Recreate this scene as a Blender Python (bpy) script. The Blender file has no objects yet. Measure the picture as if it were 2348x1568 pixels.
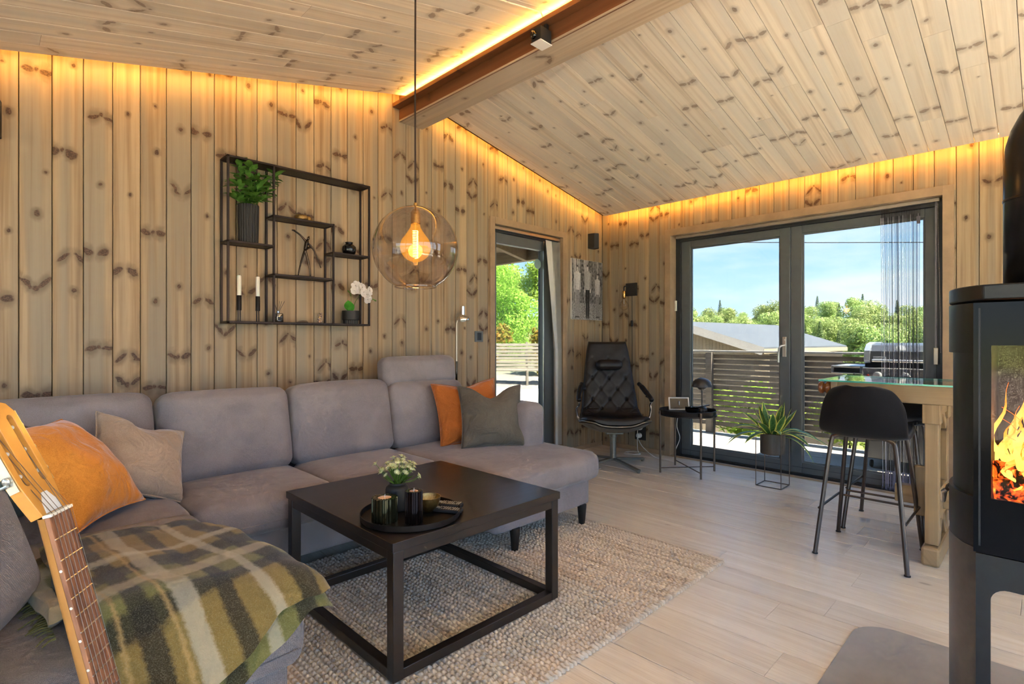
import bpy, math, random
from math import sin, cos, pi, sqrt, radians, exp, atan2
from mathutils import Vector, Matrix, noise

SC = bpy.context.scene
COL = SC.collection

# ------------------------------------------------------------------ camera
cam_d = bpy.data.cameras.new('camera')
cam_d.sensor_width = 36.0
cam_d.lens = 1222.0 / 2348.0 * 36.0
cam_d.shift_y = -5.0 / 2348.0
cam_d.clip_start = 0.02
cam_d.clip_end = 600
cam = bpy.data.objects.new('camera', cam_d)
COL.objects.link(cam)
cam.location = (0, 0, 1.12)
cam.rotation_euler = (radians(90), 0, radians(-44.906))
SC.camera = cam

# ------------------------------------------------------------------ exposure
SC.view_settings.view_transform = 'Standard'
SC.view_settings.look = 'None'
SC.view_settings.gamma = 1.0
SC.view_settings.exposure = EXPOSURE = 0.26
SC.view_settings.use_curve_mapping = False

# ------------------------------------------------------------------ sky
SKY = 4.3
world = bpy.data.worlds.new('sky')
SC.world = world
world.use_nodes = True
nt = world.node_tree
nt.nodes.clear()
def wn(t, **k):
    n = nt.nodes.new(t)
    for a, b in k.items(): setattr(n, a, b)
    return n
tc = wn('ShaderNodeTexCoord')
sx = wn('ShaderNodeSeparateXYZ')
nt.links.new(tc.outputs['Generated'], sx.inputs[0])
rp = wn('ShaderNodeValToRGB')
els = rp.color_ramp.elements
els[0].position = 0.0; els[0].color = (0.66, 0.83, 1.0, 1)
els[1].position = 1.0; els[1].color = (0.16, 0.40, 0.90, 1)
e = els.new(0.10); e.color = (0.52, 0.76, 1.0, 1)
e = els.new(0.22); e.color = (0.27, 0.55, 1.0, 1)
nt.links.new(sx.outputs['Z'], rp.inputs[0])
mp = wn('ShaderNodeMapping')
mp.inputs['Scale'].default_value = (2.2, 2.2, 9.0)
nt.links.new(tc.outputs['Generated'], mp.inputs[0])
nz = wn('ShaderNodeTexNoise')
nz.inputs['Scale'].default_value = 1.6
nz.inputs['Detail'].default_value = 7
nz.inputs['Roughness'].default_value = 0.55
nt.links.new(mp.outputs[0], nz.inputs[0])
cr = wn('ShaderNodeValToRGB')
cr.color_ramp.elements[0].position = 0.46; cr.color_ramp.elements[0].color = (0, 0, 0, 1)
cr.color_ramp.elements[1].position = 0.76; cr.color_ramp.elements[1].color = (0.7, 0.7, 0.7, 1)
nt.links.new(nz.outputs['Fac'], cr.inputs[0])
mx = wn('ShaderNodeMix', data_type='RGBA')
nt.links.new(cr.outputs[0], mx.inputs[0])
nt.links.new(rp.outputs[0], mx.inputs[6])
mx.inputs[7].default_value = (1.0, 1.0, 1.0, 1)
bg = wn('ShaderNodeBackground')
bg.inputs['Strength'].default_value = SKY
nt.links.new(mx.outputs[2], bg.inputs['Color'])
wo = wn('ShaderNodeOutputWorld')
nt.links.new(bg.outputs[0], wo.inputs[0])

# ------------------------------------------------------------------ sun (high, from behind the camera)
sun_d = bpy.data.lights.new('sun', 'SUN')
sun_d.energy = 58.0
sun_d.angle = radians(0.6)
sun_d.color = (1.0, 0.93, 0.81)
sun = bpy.data.objects.new('sun', sun_d)
COL.objects.link(sun)
sun.location = (5, -20, 30)
sun.rotation_euler = Vector((-0.12, 0.72, -1.0)).to_track_quat('-Z', 'Y').to_euler()

# ------------------------------------------------------------------ mesh helpers
class MB:
    def __init__(s): s.v = []; s.f = []; s.uv = None
    def add(s, vs, fs):
        n = len(s.v); s.v += [tuple(p) for p in vs]; s.f += [tuple(i + n for i in q) for q in fs]; return s
    def box(s, x0, x1, y0, y1, z0, z1):
        return s.add([(x0,y0,z0),(x1,y0,z0),(x1,y1,z0),(x0,y1,z0),(x0,y0,z1),(x1,y0,z1),(x1,y1,z1),(x0,y1,z1)],
              [(0,3,2,1),(4,5,6,7),(0,1,5,4),(1,2,6,5),(2,3,7,6),(3,0,4,7)])
    def obox(s, c, ax, ay, az):   # oriented box from half vectors
        c, ax, ay, az = Vector(c), Vector(ax), Vector(ay), Vector(az)
        vs = [c + i*ax + j*ay + k*az for k in (-1,1) for (i,j) in ((-1,-1),(1,-1),(1,1),(-1,1))]
        return s.add(vs, [(0,3,2,1),(4,5,6,7),(0,1,5,4),(1,2,6,5),(2,3,7,6),(3,0,4,7)])
    def bar(s, p0, p1, w, h, up=(0,0,1)):
        p0, p1, up = Vector(p0), Vector(p1), Vector(up)
        d = (p1-p0); L = d.length; d = d/L
        a = d.cross(up)
        if a.length < 1e-4: a = d.cross(Vector((1,0,0)))
        a.normalize(); b = a.cross(d)
        return s.obox((p0+p1)/2, d*L/2, a*w/2, b*h/2)
    def tube(s, pts, r, n=8, cap=True, closed=False):
        pts = [Vector(p) for p in pts]; m = len(pts)
        rs = r if isinstance(r, (list, tuple)) else [r]*m
        rings = []; ref = None
        for i in range(m):
            if closed: t = pts[(i+1) % m] - pts[i-1]
            else: t = pts[min(i+1, m-1)] - pts[max(i-1, 0)]
            t.normalize()
            if ref is None:
                ref = Vector((0,0,1)) if abs(t.z) < .9 else Vector((1,0,0))
            a = ref - t*ref.dot(t)
            if a.length < 1e-5: a = Vector((0,1,0)) - t*t.y
            a.normalize(); b = t.cross(a); ref = a
            rings.append([pts[i] + rs[i]*(cos(2*pi*k/n)*a + sin(2*pi*k/n)*b) for k in range(n)])
        vs = [p for q in rings for p in q]; fs = []
        for i in range(m if closed else m-1):
            j = (i+1) % m
            for k in range(n):
                k2 = (k+1) % n
                fs.append((i*n+k, i*n+k2, j*n+k2, j*n+k))
        if cap and not closed:
            fs.append(tuple(range(n))[::-1]); fs.append(tuple((m-1)*n+k for k in range(n)))
        return s.add(vs, fs)
    def cyl(s, p0, p1, r0, r1=None, n=20):
        return s.tube([p0, p1], [r0, r0 if r1 is None else r1], n)
    def lathe(s, prof, c=(0,0,0), n=32, ax=None, ribs=None):
        c = Vector(c); R = Matrix.Identity(3)
        if ax is not None: R = Vector(ax).to_track_quat('Z', 'Y').to_matrix()
        vs = []; fs = []; m = len(prof)
        for (r, z) in prof:
            for k in range(n):
                q = r if ribs is None else ribs(r, k, n, z)
                vs.append(c + R @ Vector((q*cos(2*pi*k/n), q*sin(2*pi*k/n), z)))
        for i in range(m-1):
            for k in range(n):
                k2 = (k+1) % n
                fs.append((i*n+k, i*n+k2, (i+1)*n+k2, (i+1)*n+k))
        if prof[0][0] > 1e-6: fs.append(tuple(range(n))[::-1])
        if prof[-1][0] > 1e-6: fs.append(tuple((m-1)*n+k for k in range(n)))
        return s.add(vs, fs)
    def ball(s, c, r, sc=(1,1,1), nu=16, nv=10):
        vs = []; fs = []; c = Vector(c)
        for j in range(nv+1):
            t = pi*j/nv
            for k in range(nu):
                a = 2*pi*k/nu
                vs.append(c + Vector((r*sc[0]*sin(t)*cos(a), r*sc[1]*sin(t)*sin(a), -r*sc[2]*cos(t))))
        for j in range(nv):
            for k in range(nu):
                k2 = (k+1) % nu
                fs.append((j*nu+k, j*nu+k2, (j+1)*nu+k2, (j+1)*nu+k))
        return s.add(vs, fs)
    def grid(s, nu, nv, fn, uv=False):
        vs = [fn(i/nu, j/nv) for j in range(nv+1) for i in range(nu+1)]
        fs = [(j*(nu+1)+i, j*(nu+1)+i+1, (j+1)*(nu+1)+i+1, (j+1)*(nu+1)+i) for j in range(nv) for i in range(nu)]
        return s.add(vs, fs)
    def prism(s, poly, z0, z1, fn=lambda a, b, c: (a, b, c)):   # polygon (a,b) extruded along c
        n = len(poly)
        vs = [fn(a, b, z0) for a, b in poly] + [fn(a, b, z1) for a, b in poly]
        fs = [tuple(range(n))[::-1], tuple(range(n, 2*n))] + [(i, (i+1) % n, n+(i+1) % n, n+i) for i in range(n)]
        return s.add(vs, fs)
    def softbox(s, c, sz, r=.04, bulge=(0,0,0), n=10, rot=None, wob=0, seed=0):
        # rounded, slightly inflated box (upholstery)
        hx, hy, hz = [q/2 for q in sz]; c = Vector(c); R = rot or Matrix.Identity(3)
        r = min(r, hx, hy, hz)
        def m(u, v, w):
            p = Vector((u*hx, v*hy, w*hz))
            q = Vector((max(-hx+r, min(hx-r, p.x)), max(-hy+r, min(hy-r, p.y)), max(-hz+r, min(hz-r, p.z))))
            d = p-q
            if d.length > 1e-9: d = d.normalized()*r
            p = q+d
            bx = bulge[0]*(1-v*v)*(1-w*w)*u; by = bulge[1]*(1-u*u)*(1-w*w)*v; bz = bulge[2]*(1-u*u)*(1-v*v)*w
            p += Vector((bx, by, bz))
            if wob:
                nn = noise.noise_vector(p*4.5 + Vector((seed*3.1, seed*1.7, 0)))
                p += nn*wob
            return c + R @ p
        def sp(t):   # denser samples towards the edges
            t = 2*t-1
            return (abs(t)**.6)*(1 if t > 0 else -1)
        F = {'z': lambda a, b, k: (a, b, k), 'x': lambda a, b, k: (k, a, b), 'y': lambda a, b, k: (b, k, a)}
        for f in F.values():
            for k in (-1, 1):
                vs = []; fs = []
                for j in range(n+1):
                    for i in range(n+1):
                        a, b = sp(i/n), sp(j/n)
                        vs.append(m(*f(a*k, b, k)))
                for j in range(n):
                    for i in range(n):
                        fs.append((j*(n+1)+i, j*(n+1)+i+1, (j+1)*(n+1)+i+1, (j+1)*(n+1)+i))
                s.add(vs, fs)
        s.merge = True
        return s
    def build(s, name, mat, parent=None, w=False, smooth=35, bevel=0, bseg=2, uvs=None, flip=False):
        me = bpy.data.meshes.new(name)
        vs = s.v
        if w and parent is not None:
            off = Vector((0,0,0)); p = parent
            while p: off += p.location; p = p.parent
            vs = [(a-off.x, b-off.y, c-off.z) for a, b, c in vs]
        me.from_pydata(vs, [], s.f)
        if getattr(s, 'merge', False):
            import bmesh
            bm = bmesh.new(); bm.from_mesh(me)
            bmesh.ops.remove_doubles(bm, verts=bm.verts, dist=1e-5)
            bmesh.ops.recalc_face_normals(bm, faces=bm.faces)
            bm.to_mesh(me); bm.free()
        if uvs is not None:
            ul = me.uv_layers.new(name='UVMap')
            for l in me.loops: ul.data[l.index].uv = uvs[l.vertex_index]
        if smooth:
            me.polygons.foreach_set('use_smooth', [True]*len(me.polygons))
            if smooth < 180: me.set_sharp_from_angle(angle=radians(smooth))
        me.materials.append(mat if not isinstance(mat, str) else MT[mat])
        me.update()
        o = bpy.data.objects.new(name, me)
        COL.objects.link(o)
        if parent is not None: o.parent = parent
        if bevel:
            md = o.modifiers.new('bevel', 'BEVEL'); md.width = bevel; md.segments = bseg
            md.limit_method = 'ANGLE'; md.angle_limit = radians(35)
        return o

def tag(o, label, cat, group=None):
    o['label'] = label; o['category'] = cat
    if group: o['group'] = group
    return o
def thing(name, label, cat, loc=(0,0,0), rz=0, group=None):
    o = bpy.data.objects.new(name, None); COL.objects.link(o)
    o.location = loc; o.rotation_euler = (0, 0, rz); o.empty_display_size = .05
    return tag(o, label, cat, group)
def struct(o):
    o['kind'] = 'structure'; return o
def dup_tree(o, parent=None):
    c = o.copy(); COL.objects.link(c); c.parent = parent
    for ch in list(o.children): dup_tree(ch, c)
    return c
def bez(p0, p1, p2, p3, n=12):
    P = [Vector(p) for p in (p0, p1, p2, p3)]
    return [(1-t)**3*P[0] + 3*(1-t)**2*t*P[1] + 3*(1-t)*t*t*P[2] + t**3*P[3] for t in [i/n for i in range(n+1)]]
def spline(pts, n=6):
    pts = [Vector(p) for p in pts]; out = []
    for i in range(len(pts)-1):
        a = pts[max(i-1, 0)]; b = pts[i]; c = pts[i+1]; d = pts[min(i+2, len(pts)-1)]
        for k in range(n):
            t = k/n
            out.append(.5*((2*b) + (c-a)*t + (2*a-5*b+4*c-d)*t*t + (3*b-a-3*c+d)*t**3))
    out.append(pts[-1]); return out
SC.cycles.max_bounces = 6
SC.cycles.diffuse_bounces = 3
SC.cycles.glossy_bounces = 3
SC.cycles.transmission_bounces = 4
SC.cycles.transparent_max_bounces = 16
SC.cycles.caustics_reflective = False
SC.cycles.caustics_refractive = False
SC.cycles.use_adaptive_sampling = True
SC.cycles.adaptive_threshold = .13
SC.cycles.adaptive_min_samples = 18
SC.cycles.use_light_tree = False
SC.cycles.use_denoising = True
SC.cycles.sample_clamp_indirect = 40.0
# ------------------------------------------------------------------ materials
MT = {}
class NB:
    def __init__(s, name):
        s.m = bpy.data.materials.new(name); s.m.use_nodes = True; s.t = s.m.node_tree
        s.t.nodes.clear()
        s.out = s.n('ShaderNodeOutputMaterial')
        MT[name] = s.m
    def n(s, t, **k):
        q = s.t.nodes.new(t)
        for a, b in k.items(): setattr(q, a, b)
        return q
    def set(s, sock, v):
        if hasattr(v, 'is_output') or isinstance(v, bpy.types.NodeSocket): s.t.links.new(v, sock)
        elif isinstance(v, (tuple, list)) and len(v) == 3 and sock.type == 'RGBA': sock.default_value = (*v, 1)
        else: sock.default_value = v
    def math(s, op, a, b=0.0, c=None, clamp=False):
        q = s.n('ShaderNodeMath', operation=op, use_clamp=clamp)
        s.set(q.inputs[0], a); s.set(q.inputs[1], b)
        if c is not None: s.set(q.inputs[2], c)
        return q.outputs[0]
    def obj(s): 
        return s.n('ShaderNodeTexCoord').outputs['Object']
    def sep(s, v):
        q = s.n('ShaderNodeSeparateXYZ'); s.set(q.inputs[0], v); return q.outputs
    def comb(s, x, y, z):
        q = s.n('ShaderNodeCombineXYZ')
        for i, v in enumerate((x, y, z)): s.set(q.inputs[i], v)
        return q.outputs[0]
    def noise(s, v=None, scale=5, detail=4, rough=.5, dist=0):
        q = s.n('ShaderNodeTexNoise')
        if v is not None: s.set(q.inputs['Vector'], v)
        s.set(q.inputs['Scale'], scale); s.set(q.inputs['Detail'], detail)
        s.set(q.inputs['Roughness'], rough); s.set(q.inputs['Distortion'], dist)
        return q.outputs['Fac']
    def vor(s, v=None, scale=5, feature='F1', out='Distance', rnd=1):
        q = s.n('ShaderNodeTexVoronoi', feature=feature)
        if v is not None: s.set(q.inputs['Vector'], v)
        s.set(q.inputs['Scale'], scale); s.set(q.inputs['Randomness'], rnd)
        return q.outputs[out]
    def ramp(s, f, stops, interp='LINEAR'):
        q = s.n('ShaderNodeValToRGB'); q.color_ramp.interpolation = interp
        e = q.color_ramp.elements
        while len(e) < len(stops): e.new(.5)
        for i, (p, c) in enumerate(stops):
            e[i].position = p; e[i].color = (*c, 1) if isinstance(c, (tuple, list)) else (c, c, c, 1)
        s.set(q.inputs[0], f); return q.outputs[0]
    def mix(s, f, a, b, mode='MIX'):
        q = s.n('ShaderNodeMix', data_type='RGBA', blend_type=mode)
        s.set(q.inputs[0], f); s.set(q.inputs[6], a); s.set(q.inputs[7], b); return q.outputs[2]
    def smooth(s, v, a, b):
        q = s.n('ShaderNodeMapRange', interpolation_type='SMOOTHSTEP')
        s.set(q.inputs[0], v); s.set(q.inputs[1], a); s.set(q.inputs[2], b); return q.outputs[0]
    def bump(s, h, strength=.3, dist=.01):
        q = s.n('ShaderNodeBump'); s.set(q.inputs['Height'], h)
        s.set(q.inputs['Strength'], strength); s.set(q.inputs['Distance'], dist); return q.outputs[0]
    def pbr(s, col, rough=.5, metal=0, normal=None, **k):
        p = s.n('ShaderNodeBsdfPrincipled')
        s.set(p.inputs['Base Color'], col); s.set(p.inputs['Roughness'], rough); s.set(p.inputs['Metallic'], metal)
        if normal is not None: s.set(p.inputs['Normal'], normal)
        for a, b in k.items(): s.set(p.inputs[a.replace('_', ' ')], b)
        s.t.links.new(p.outputs[0], s.out.inputs[0]); return p

def plain(name, col, rough=.5, metal=0, var=.12, vs=14, bump=.0, bs=120, **k):
    b = NB(name); o = b.obj()
    f = b.noise(o, vs, 5, .6)
    c = b.mix(b.ramp(f, [(.3, 0.0), (.7, 1.0)]), tuple(x*(1-var) for x in col), tuple(min(1, x*(1+var)) for x in col))
    nr = b.bump(b.noise(o, bs, 3, .6), bump, .004) if bump else None
    b.pbr(c, rough, metal, nr, **k); return b.m

def pine(name, light, mid, grey, knot=(.055, .024, .010), S=2.1, rough=.5, kn=1.0, varamt=.16):
    b = NB(name); o = b.obj(); x, y, z = b.sep(o)
    r = b.n('ShaderNodeObjectInfo').outputs['Random']
    r2 = b.math('FRACT', b.math('MULTIPLY', r, 17.13)); r3 = b.math('FRACT', b.math('MULTIPLY', r, 53.7))
    # knots sit in whorls along the board, as mirrored leaf shapes plus a round core
    wob = b.noise(b.comb(b.math('MULTIPLY', x, 30), b.math('MULTIPLY', y, 30), b.math('MULTIPLY', r, 90)), 1, 1.5, .6)
    wob = b.math('MULTIPLY', b.math('SUBTRACT', wob, .5), .034)
    w = b.math('ADD', b.math('MULTIPLY', y, S), b.math('MULTIPLY', r, 91.0))
    v = b.n('ShaderNodeTexVoronoi', voronoi_dimensions='1D'); b.set(v.inputs['W'], w); b.set(v.inputs['Scale'], 1.0); b.set(v.inputs['Randomness'], .75)
    cr, cg, cb = b.sep(v.outputs['Color'])
    dy = b.math('ADD', b.math('DIVIDE', b.math('SUBTRACT', w, v.outputs['W']), S), wob)
    xo = b.math('ADD', x, b.math('MULTIPLY', b.math('SUBTRACT', cg, .5), .05))
    ax = b.math('ABSOLUTE', b.math('ADD', xo, b.math('MULTIPLY', wob, .6)))
    k = b.math('MULTIPLY', b.math('SUBTRACT', cr, .5), 2.0)
    dl = b.math('SUBTRACT', dy, b.math('MULTIPLY', k, ax))
    def ell(a, la, c, lc):
        return b.math('SQRT', b.math('ADD', b.math('POWER', b.math('DIVIDE', a, la), 2), b.math('POWER', b.math('DIVIDE', c, lc), 2)))
    leaf = ell(b.math('SUBTRACT', ax, .033), .025, dl, b.math('ADD', .009, b.math('MULTIPLY', cg, .011)))
    dot = ell(b.math('ADD', xo, b.math('MULTIPLY', b.math('SUBTRACT', cb, .5), .03)), b.math('ADD', .005, b.math('MULTIPLY', cr, .007)), b.math('SUBTRACT', dy, .004), b.math('ADD', .006, b.math('MULTIPLY', cr, .009)))
    mleaf = b.math('MULTIPLY', b.smooth(leaf, 1.15, .75), b.math('GREATER_THAN', cb, .42))
    mdot = b.math('MULTIPLY', b.smooth(dot, 1.2, .7), b.math('LESS_THAN', cb, .80))
    km = b.math('MAXIMUM', mleaf, mdot)
    leafh = ell(b.math('SUBTRACT', ax, .031), .026, dl, .034)
    halo = b.math('MULTIPLY', b.smooth(leafh, 1.7, .5), b.math('GREATER_THAN', cb, .42))
    halo = b.math('MAXIMUM', halo, b.math('MULTIPLY', b.smooth(dot, 3.2, .9), b.math('LESS_THAN', cb, .80)))
    # the grain bends around knots
    xg = b.math('ADD', b.math('ADD', x, b.math('MULTIPLY', z, .83)), b.math('MULTIPLY', b.math('MULTIPLY', halo, wob), .9))
    g1 = b.noise(b.comb(b.math('MULTIPLY', xg, 42), b.math('MULTIPLY', y, .9), b.math('MULTIPLY', r, 70)), 1, 3, .55)
    g2 = b.noise(b.comb(b.math('MULTIPLY', xg, 14), b.math('MULTIPLY', y, .35), b.math('MULTIPLY', r2, 70)), 1, 1, .5)
    g3 = b.noise(b.comb(b.math('MULTIPLY', xg, 420), b.math('MULTIPLY', y, 7), r3), 1, 1, .5)
    c = b.mix(b.smooth(g1, .35, .68), light, mid)
    c = b.mix(b.math('MULTIPLY', b.smooth(g2, .40, .60), .75), c, grey)
    c = b.mix(b.math('MULTIPLY', b.smooth(g1, .60, .72), .35), c, tuple(q*.62 for q in mid))
    c = b.mix(b.math('MULTIPLY', b.smooth(g3, .45, .7), .18), c, mid)
    tone = b.math('ADD', 1.0 - varamt/2, b.math('MULTIPLY', r3, varamt))
    tcol = b.n('ShaderNodeCombineColor'); 
    for i in range(3): b.set(tcol.inputs[i], tone)
    c = b.mix(1.0, c, tcol.outputs[0], 'MULTIPLY')
    kdark = tuple(q*.42 for q in mid)
    c = b.mix(b.math('MULTIPLY', halo, .62*kn), c, kdark)
    ring = b.noise(b.comb(b.math('MULTIPLY', x, 160), b.math('MULTIPLY', y, 160), r), 1, 0, .5)
    kc = b.mix(b.smooth(ring, .4, .65), knot, tuple(min(1, q*2.0+.01) for q in knot))
    c = b.mix(b.math('MULTIPLY', km, .9*kn), c, kc)
    b.pbr(c, rough, 0, None, Specular_IOR_Level=.35); return b.m

pine('pine_wall', (.42, .305, .18), (.285, .185, .095), (.275, .232, .168), S=2.5)
pine('pine_ceiling', (.79, .70, .56), (.65, .55, .42), (.65, .60, .51), S=2.3, knot=(.10, .055, .032), kn=.68)
pine('pine_trim', (.42, .29, .175), (.34, .225, .13), (.35, .26, .175), S=.8, kn=.55)
pine('pine_beam', (.20, .080, .030), (.15, .055, .020), (.17, .07, .028), S=1.2, kn=.6)
pine('pine_beam_under', (.50, .40, .28), (.40, .30, .2), (.42, .35, .26), S=1.2, kn=.6)  # paler than the side: light on the underside is put into the colour
pine('bar_wood', (.40, .27, .14), (.30, .19, .09), (.32, .225, .12), S=1.5, kn=.6, rough=.42)

plain('trim_wood', (.36, .245, .145), .5, 0, .14, 9)
def oak_floor():
    b = NB('oak_floor'); o = b.obj(); x, y, z = b.sep(o)
    r = b.n('ShaderNodeObjectInfo').outputs['Random']; r2 = b.math('FRACT', b.math('MULTIPLY', r, 31.7))
    g1 = b.noise(b.comb(b.math('MULTIPLY', x, 22), b.math('MULTIPLY', y, 1.1), b.math('MULTIPLY', r, 60)), 1, 4, .6, .4)
    g2 = b.noise(b.comb(b.math('MULTIPLY', x, 260), b.math('MULTIPLY', y, 6), r), 1, 1, .6)
    c = b.mix(b.smooth(g1, .3, .7), (.82, .755, .655), (.72, .635, .52))
    c = b.mix(b.math('MULTIPLY', b.smooth(g2, .5, .75), .3), c, (.40, .31, .21))
    t = b.math('ADD', .92, b.math('MULTIPLY', r2, .14)); q = b.n('ShaderNodeCombineColor')
    for i in range(3): b.set(q.inputs[i], t)
    c = b.mix(1.0, c, q.outputs[0], 'MULTIPLY')
    kn = b.vor(b.comb(b.math('MULTIPLY', x, 5), b.math('MULTIPLY', y, 2.2), b.math('MULTIPLY', r, 40)), 1)
    c = b.mix(b.math('MULTIPLY', b.smooth(kn, .075, .03), .5), c, (.27, .19, .12))
    b.pbr(c, b.math('ADD', .24, b.math('MULTIPLY', g1, .16)), 0, None, Specular_IOR_Level=.6)
oak_floor()

def fabric(name, a, c_, scale=900, rough=.95, sheen=.25, bstr=.35, weave=None, big=.12, wr=0):
    b = NB(name); o = b.obj()
    f = b.noise(o, scale, 2, .6)
    c = b.mix(b.smooth(f, .35, .65), a, c_)
    g = b.noise(o, 5, 3, .5)
    c = b.mix(b.math('MULTIPLY', b.smooth(g, .4, .62), big*2), c, tuple(min(1, q*1.35) for q in c_))
    h = f
    if weave:
        x, y, z = b.sep(o)
        s1 = b.math('SINE', b.math('MULTIPLY', b.math('ADD', x, b.math('MULTIPLY', z, .7)), weave))
        s2 = b.math('SINE', b.math('MULTIPLY', b.math('ADD', y, b.math('MULTIPLY', z, .7)), weave))
        wv = b.math('MULTIPLY', s1, s2)
        h = b.math('ADD', b.math('MULTIPLY', f, .5), b.math('MULTIPLY', wv, .5))
        c = b.mix(b.math('MULTIPLY', b.smooth(wv, -.2, -.9), .35), c, tuple(q*.55 for q in a))
    nr = b.bump(h, bstr, .0015)
    if wr:
        q = b.n('ShaderNodeBump'); b.set(q.inputs['Height'], b.noise(o, 9, 3, .5, 1.2)); b.set(q.inputs['Strength'], wr); b.set(q.inputs['Distance'], .03)
        b.t.links.new(nr, q.inputs['Normal']); nr = q.outputs[0]
    b.pbr(c, rough, 0, nr, Sheen_Weight=sheen, Sheen_Roughness=.4, Specular_IOR_Level=.15); return b.m

fabric('sofa_fabric', (.185, .163, .170), (.285, .255, .262), 700, wr=.16)
fabric('sofa_weave', (.165, .145, .145), (.29, .255, .255), 600, weave=1400, bstr=.6)
fabric('pillow_orange', (.62, .22, .030), (.72, .285, .045), 300, sheen=.6, bstr=.1, wr=.5)
fabric('pillow_orange_shaded', (.36, .105, .02), (.44, .135, .03), 300, sheen=.4, bstr=.1, wr=.6)  # orange darkened: this pillow's shade is put into the colour
fabric('pillow_beige', (.36, .275, .205), (.43, .335, .255), 300, sheen=.5, bstr=.1, wr=.65)
fabric('pillow_grey', (.10, .088, .070), (.14, .125, .10), 500, sheen=.15, bstr=.2, wr=.7)
fabric('pillow_mint', (.22, .30, .27), (.28, .36, .33), 500, sheen=.3)
fabric('stool_fabric', (.006, .006, .007), (.013, .013, .015), 700, sheen=.15)

# metals, ceramics, plastics
plain('black_metal', (.016, .013, .012), .42, .6, .1)
plain('shelf_metal', (.022, .014, .011), .45, .5, .15)
plain('matt_black', (.012, .012, .012), .6, 0, .1)
plain('gloss_black', (.006, .006, .007), .08, 0, .05)
plain('stove_door', (.004, .004, .0045), .16, 0, .05, Specular_IOR_Level=.10)
plain('ceramic_dark', (.014, .014, .014), .6, 0, .1, bump=.1)
plain('chrome', (.72, .70, .67), .12, 1, .03)
plain('steel', (.55, .53, .50), .3, 1, .06)
plain('bronze_leg', (.17, .125, .095), .33, .9, .1)
plain('stool_leg', (.115, .095, .085), .3, .85, .1)
plain('brass', (.60, .36, .11), .22, 1, .06)
plain('gold_dull', (.36, .25, .10), .35, 1, .25, 60, .4, 200)
plain('white_plastic', (.78, .76, .72), .4, 0, .03)
plain('wax', (.80, .77, .70), .5, 0, .04, Subsurface_Weight=.2)
plain('tealight', (.62, .40, .26), .45, 0, .06)
plain('frame_grey', (.105, .118, .122), .38, 0, .06)
plain('frame_dark', (.022, .026, .030), .4, 0, .06)
plain('blind_slat', (.64, .63, .59), .7, 0, .05)
plain('blind_rail', (.42, .37, .31), .35, .6, .05)
plain('stove_black', (.014, .014, .015), .38, .2, .15, 40, .15, 700)
plain('stove_grey', (.16, .148, .135), .36, .75, .1, 40, .1, 700)
plain('stove_pipe', (.010, .010, .011), .28, .2, .1)
plain('vermiculite', (.07, .06, .05), .9, 0, .2, 30, .3, 300)
plain('hearth_plate', (.40, .39, .37), .32, .1, .12, 6)
plain('leather', (.010, .008, .0075), .42, 0, .3, 20, .22, 260, Specular_IOR_Level=.35)
plain('sofa_leg', (.018, .013, .010), .45, 0, .2)
plain('chair_shell', (.20, .19, .16), .4, .7, .1)
plain('groove', (.035, .022, .012), .9)
plain('groove_floor', (.07, .045, .028), .9)
plain('subwall', (.30, .22, .14), .8)
plain('copper_pink', (.42, .19, .12), .5, .2, .1)
plain('cord_brown', (.035, .016, .008), .7)
plain('paper_green', (.25, .36, .33), .6)
plain('pebble', (.12, .08, .05), .7)
plain('rattan_gold', (.32, .2, .07), .3, .9, .4, 300, .6, 260)
plain('bbq_steel', (.62, .62, .62), .35, .7, .05)
plain('bbq_black', (.10, .10, .105), .3, .3, .1)
plain('red_button', (.5, .05, .03), .4)
plain('roof_felt', (.095, .105, .115), .85, 0, .06, 3)
plain('wire', (.05, .045, .04), .7)
plain('rock', (.46, .42, .36), .9, 0, .25, 2, .6, 4)
plain('bark', (.10, .075, .055), .9, 0, .3, 20, .5, 30)

def dark_oak():
    b = NB('dark_oak'); x, y, z = b.sep(b.obj())
    g = b.noise(b.comb(b.math('MULTIPLY', x, 4), b.math('MULTIPLY', y, 90), b.math('MULTIPLY', z, 60)), 1, 5, .65, .5)
    c = b.mix(b.smooth(g, .35, .7), (.021, .0150, .0110), (.0175, .0125, .0092))
    b.pbr(c, b.math('ADD', .25, b.math('MULTIPLY', g, .08)), 0, b.bump(g, .02, .001), Specular_IOR_Level=.7)
dark_oak()

def weathered(name, a, c_, sc=(60, 3)):
    b = NB(name); x, y, z = b.sep(b.obj())
    r = b.n('ShaderNodeObjectInfo').outputs['Random']
    g = b.noise(b.comb(b.math('MULTIPLY', x, sc[0]), b.math('MULTIPLY', y, sc[1]), b.math('ADD', b.math('MULTIPLY', z, sc[0]), b.math('MULTIPLY', r, 40))), 1, 5, .6)
    b.pbr(b.mix(b.smooth(g, .3, .7), a, c_), .8, 0, b.bump(g, .3, .004), Specular_IOR_Level=.2)
weathered('fence_wood', (.25, .21, .17), (.15, .125, .10))
weathered('deck_wood', (.50, .45, .38), (.40, .35, .29))
weathered('bench_wood', (.30, .26, .20), (.20, .17, .12))
weathered('cladding', (.42, .33, .22), (.30, .23, .15))

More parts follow.
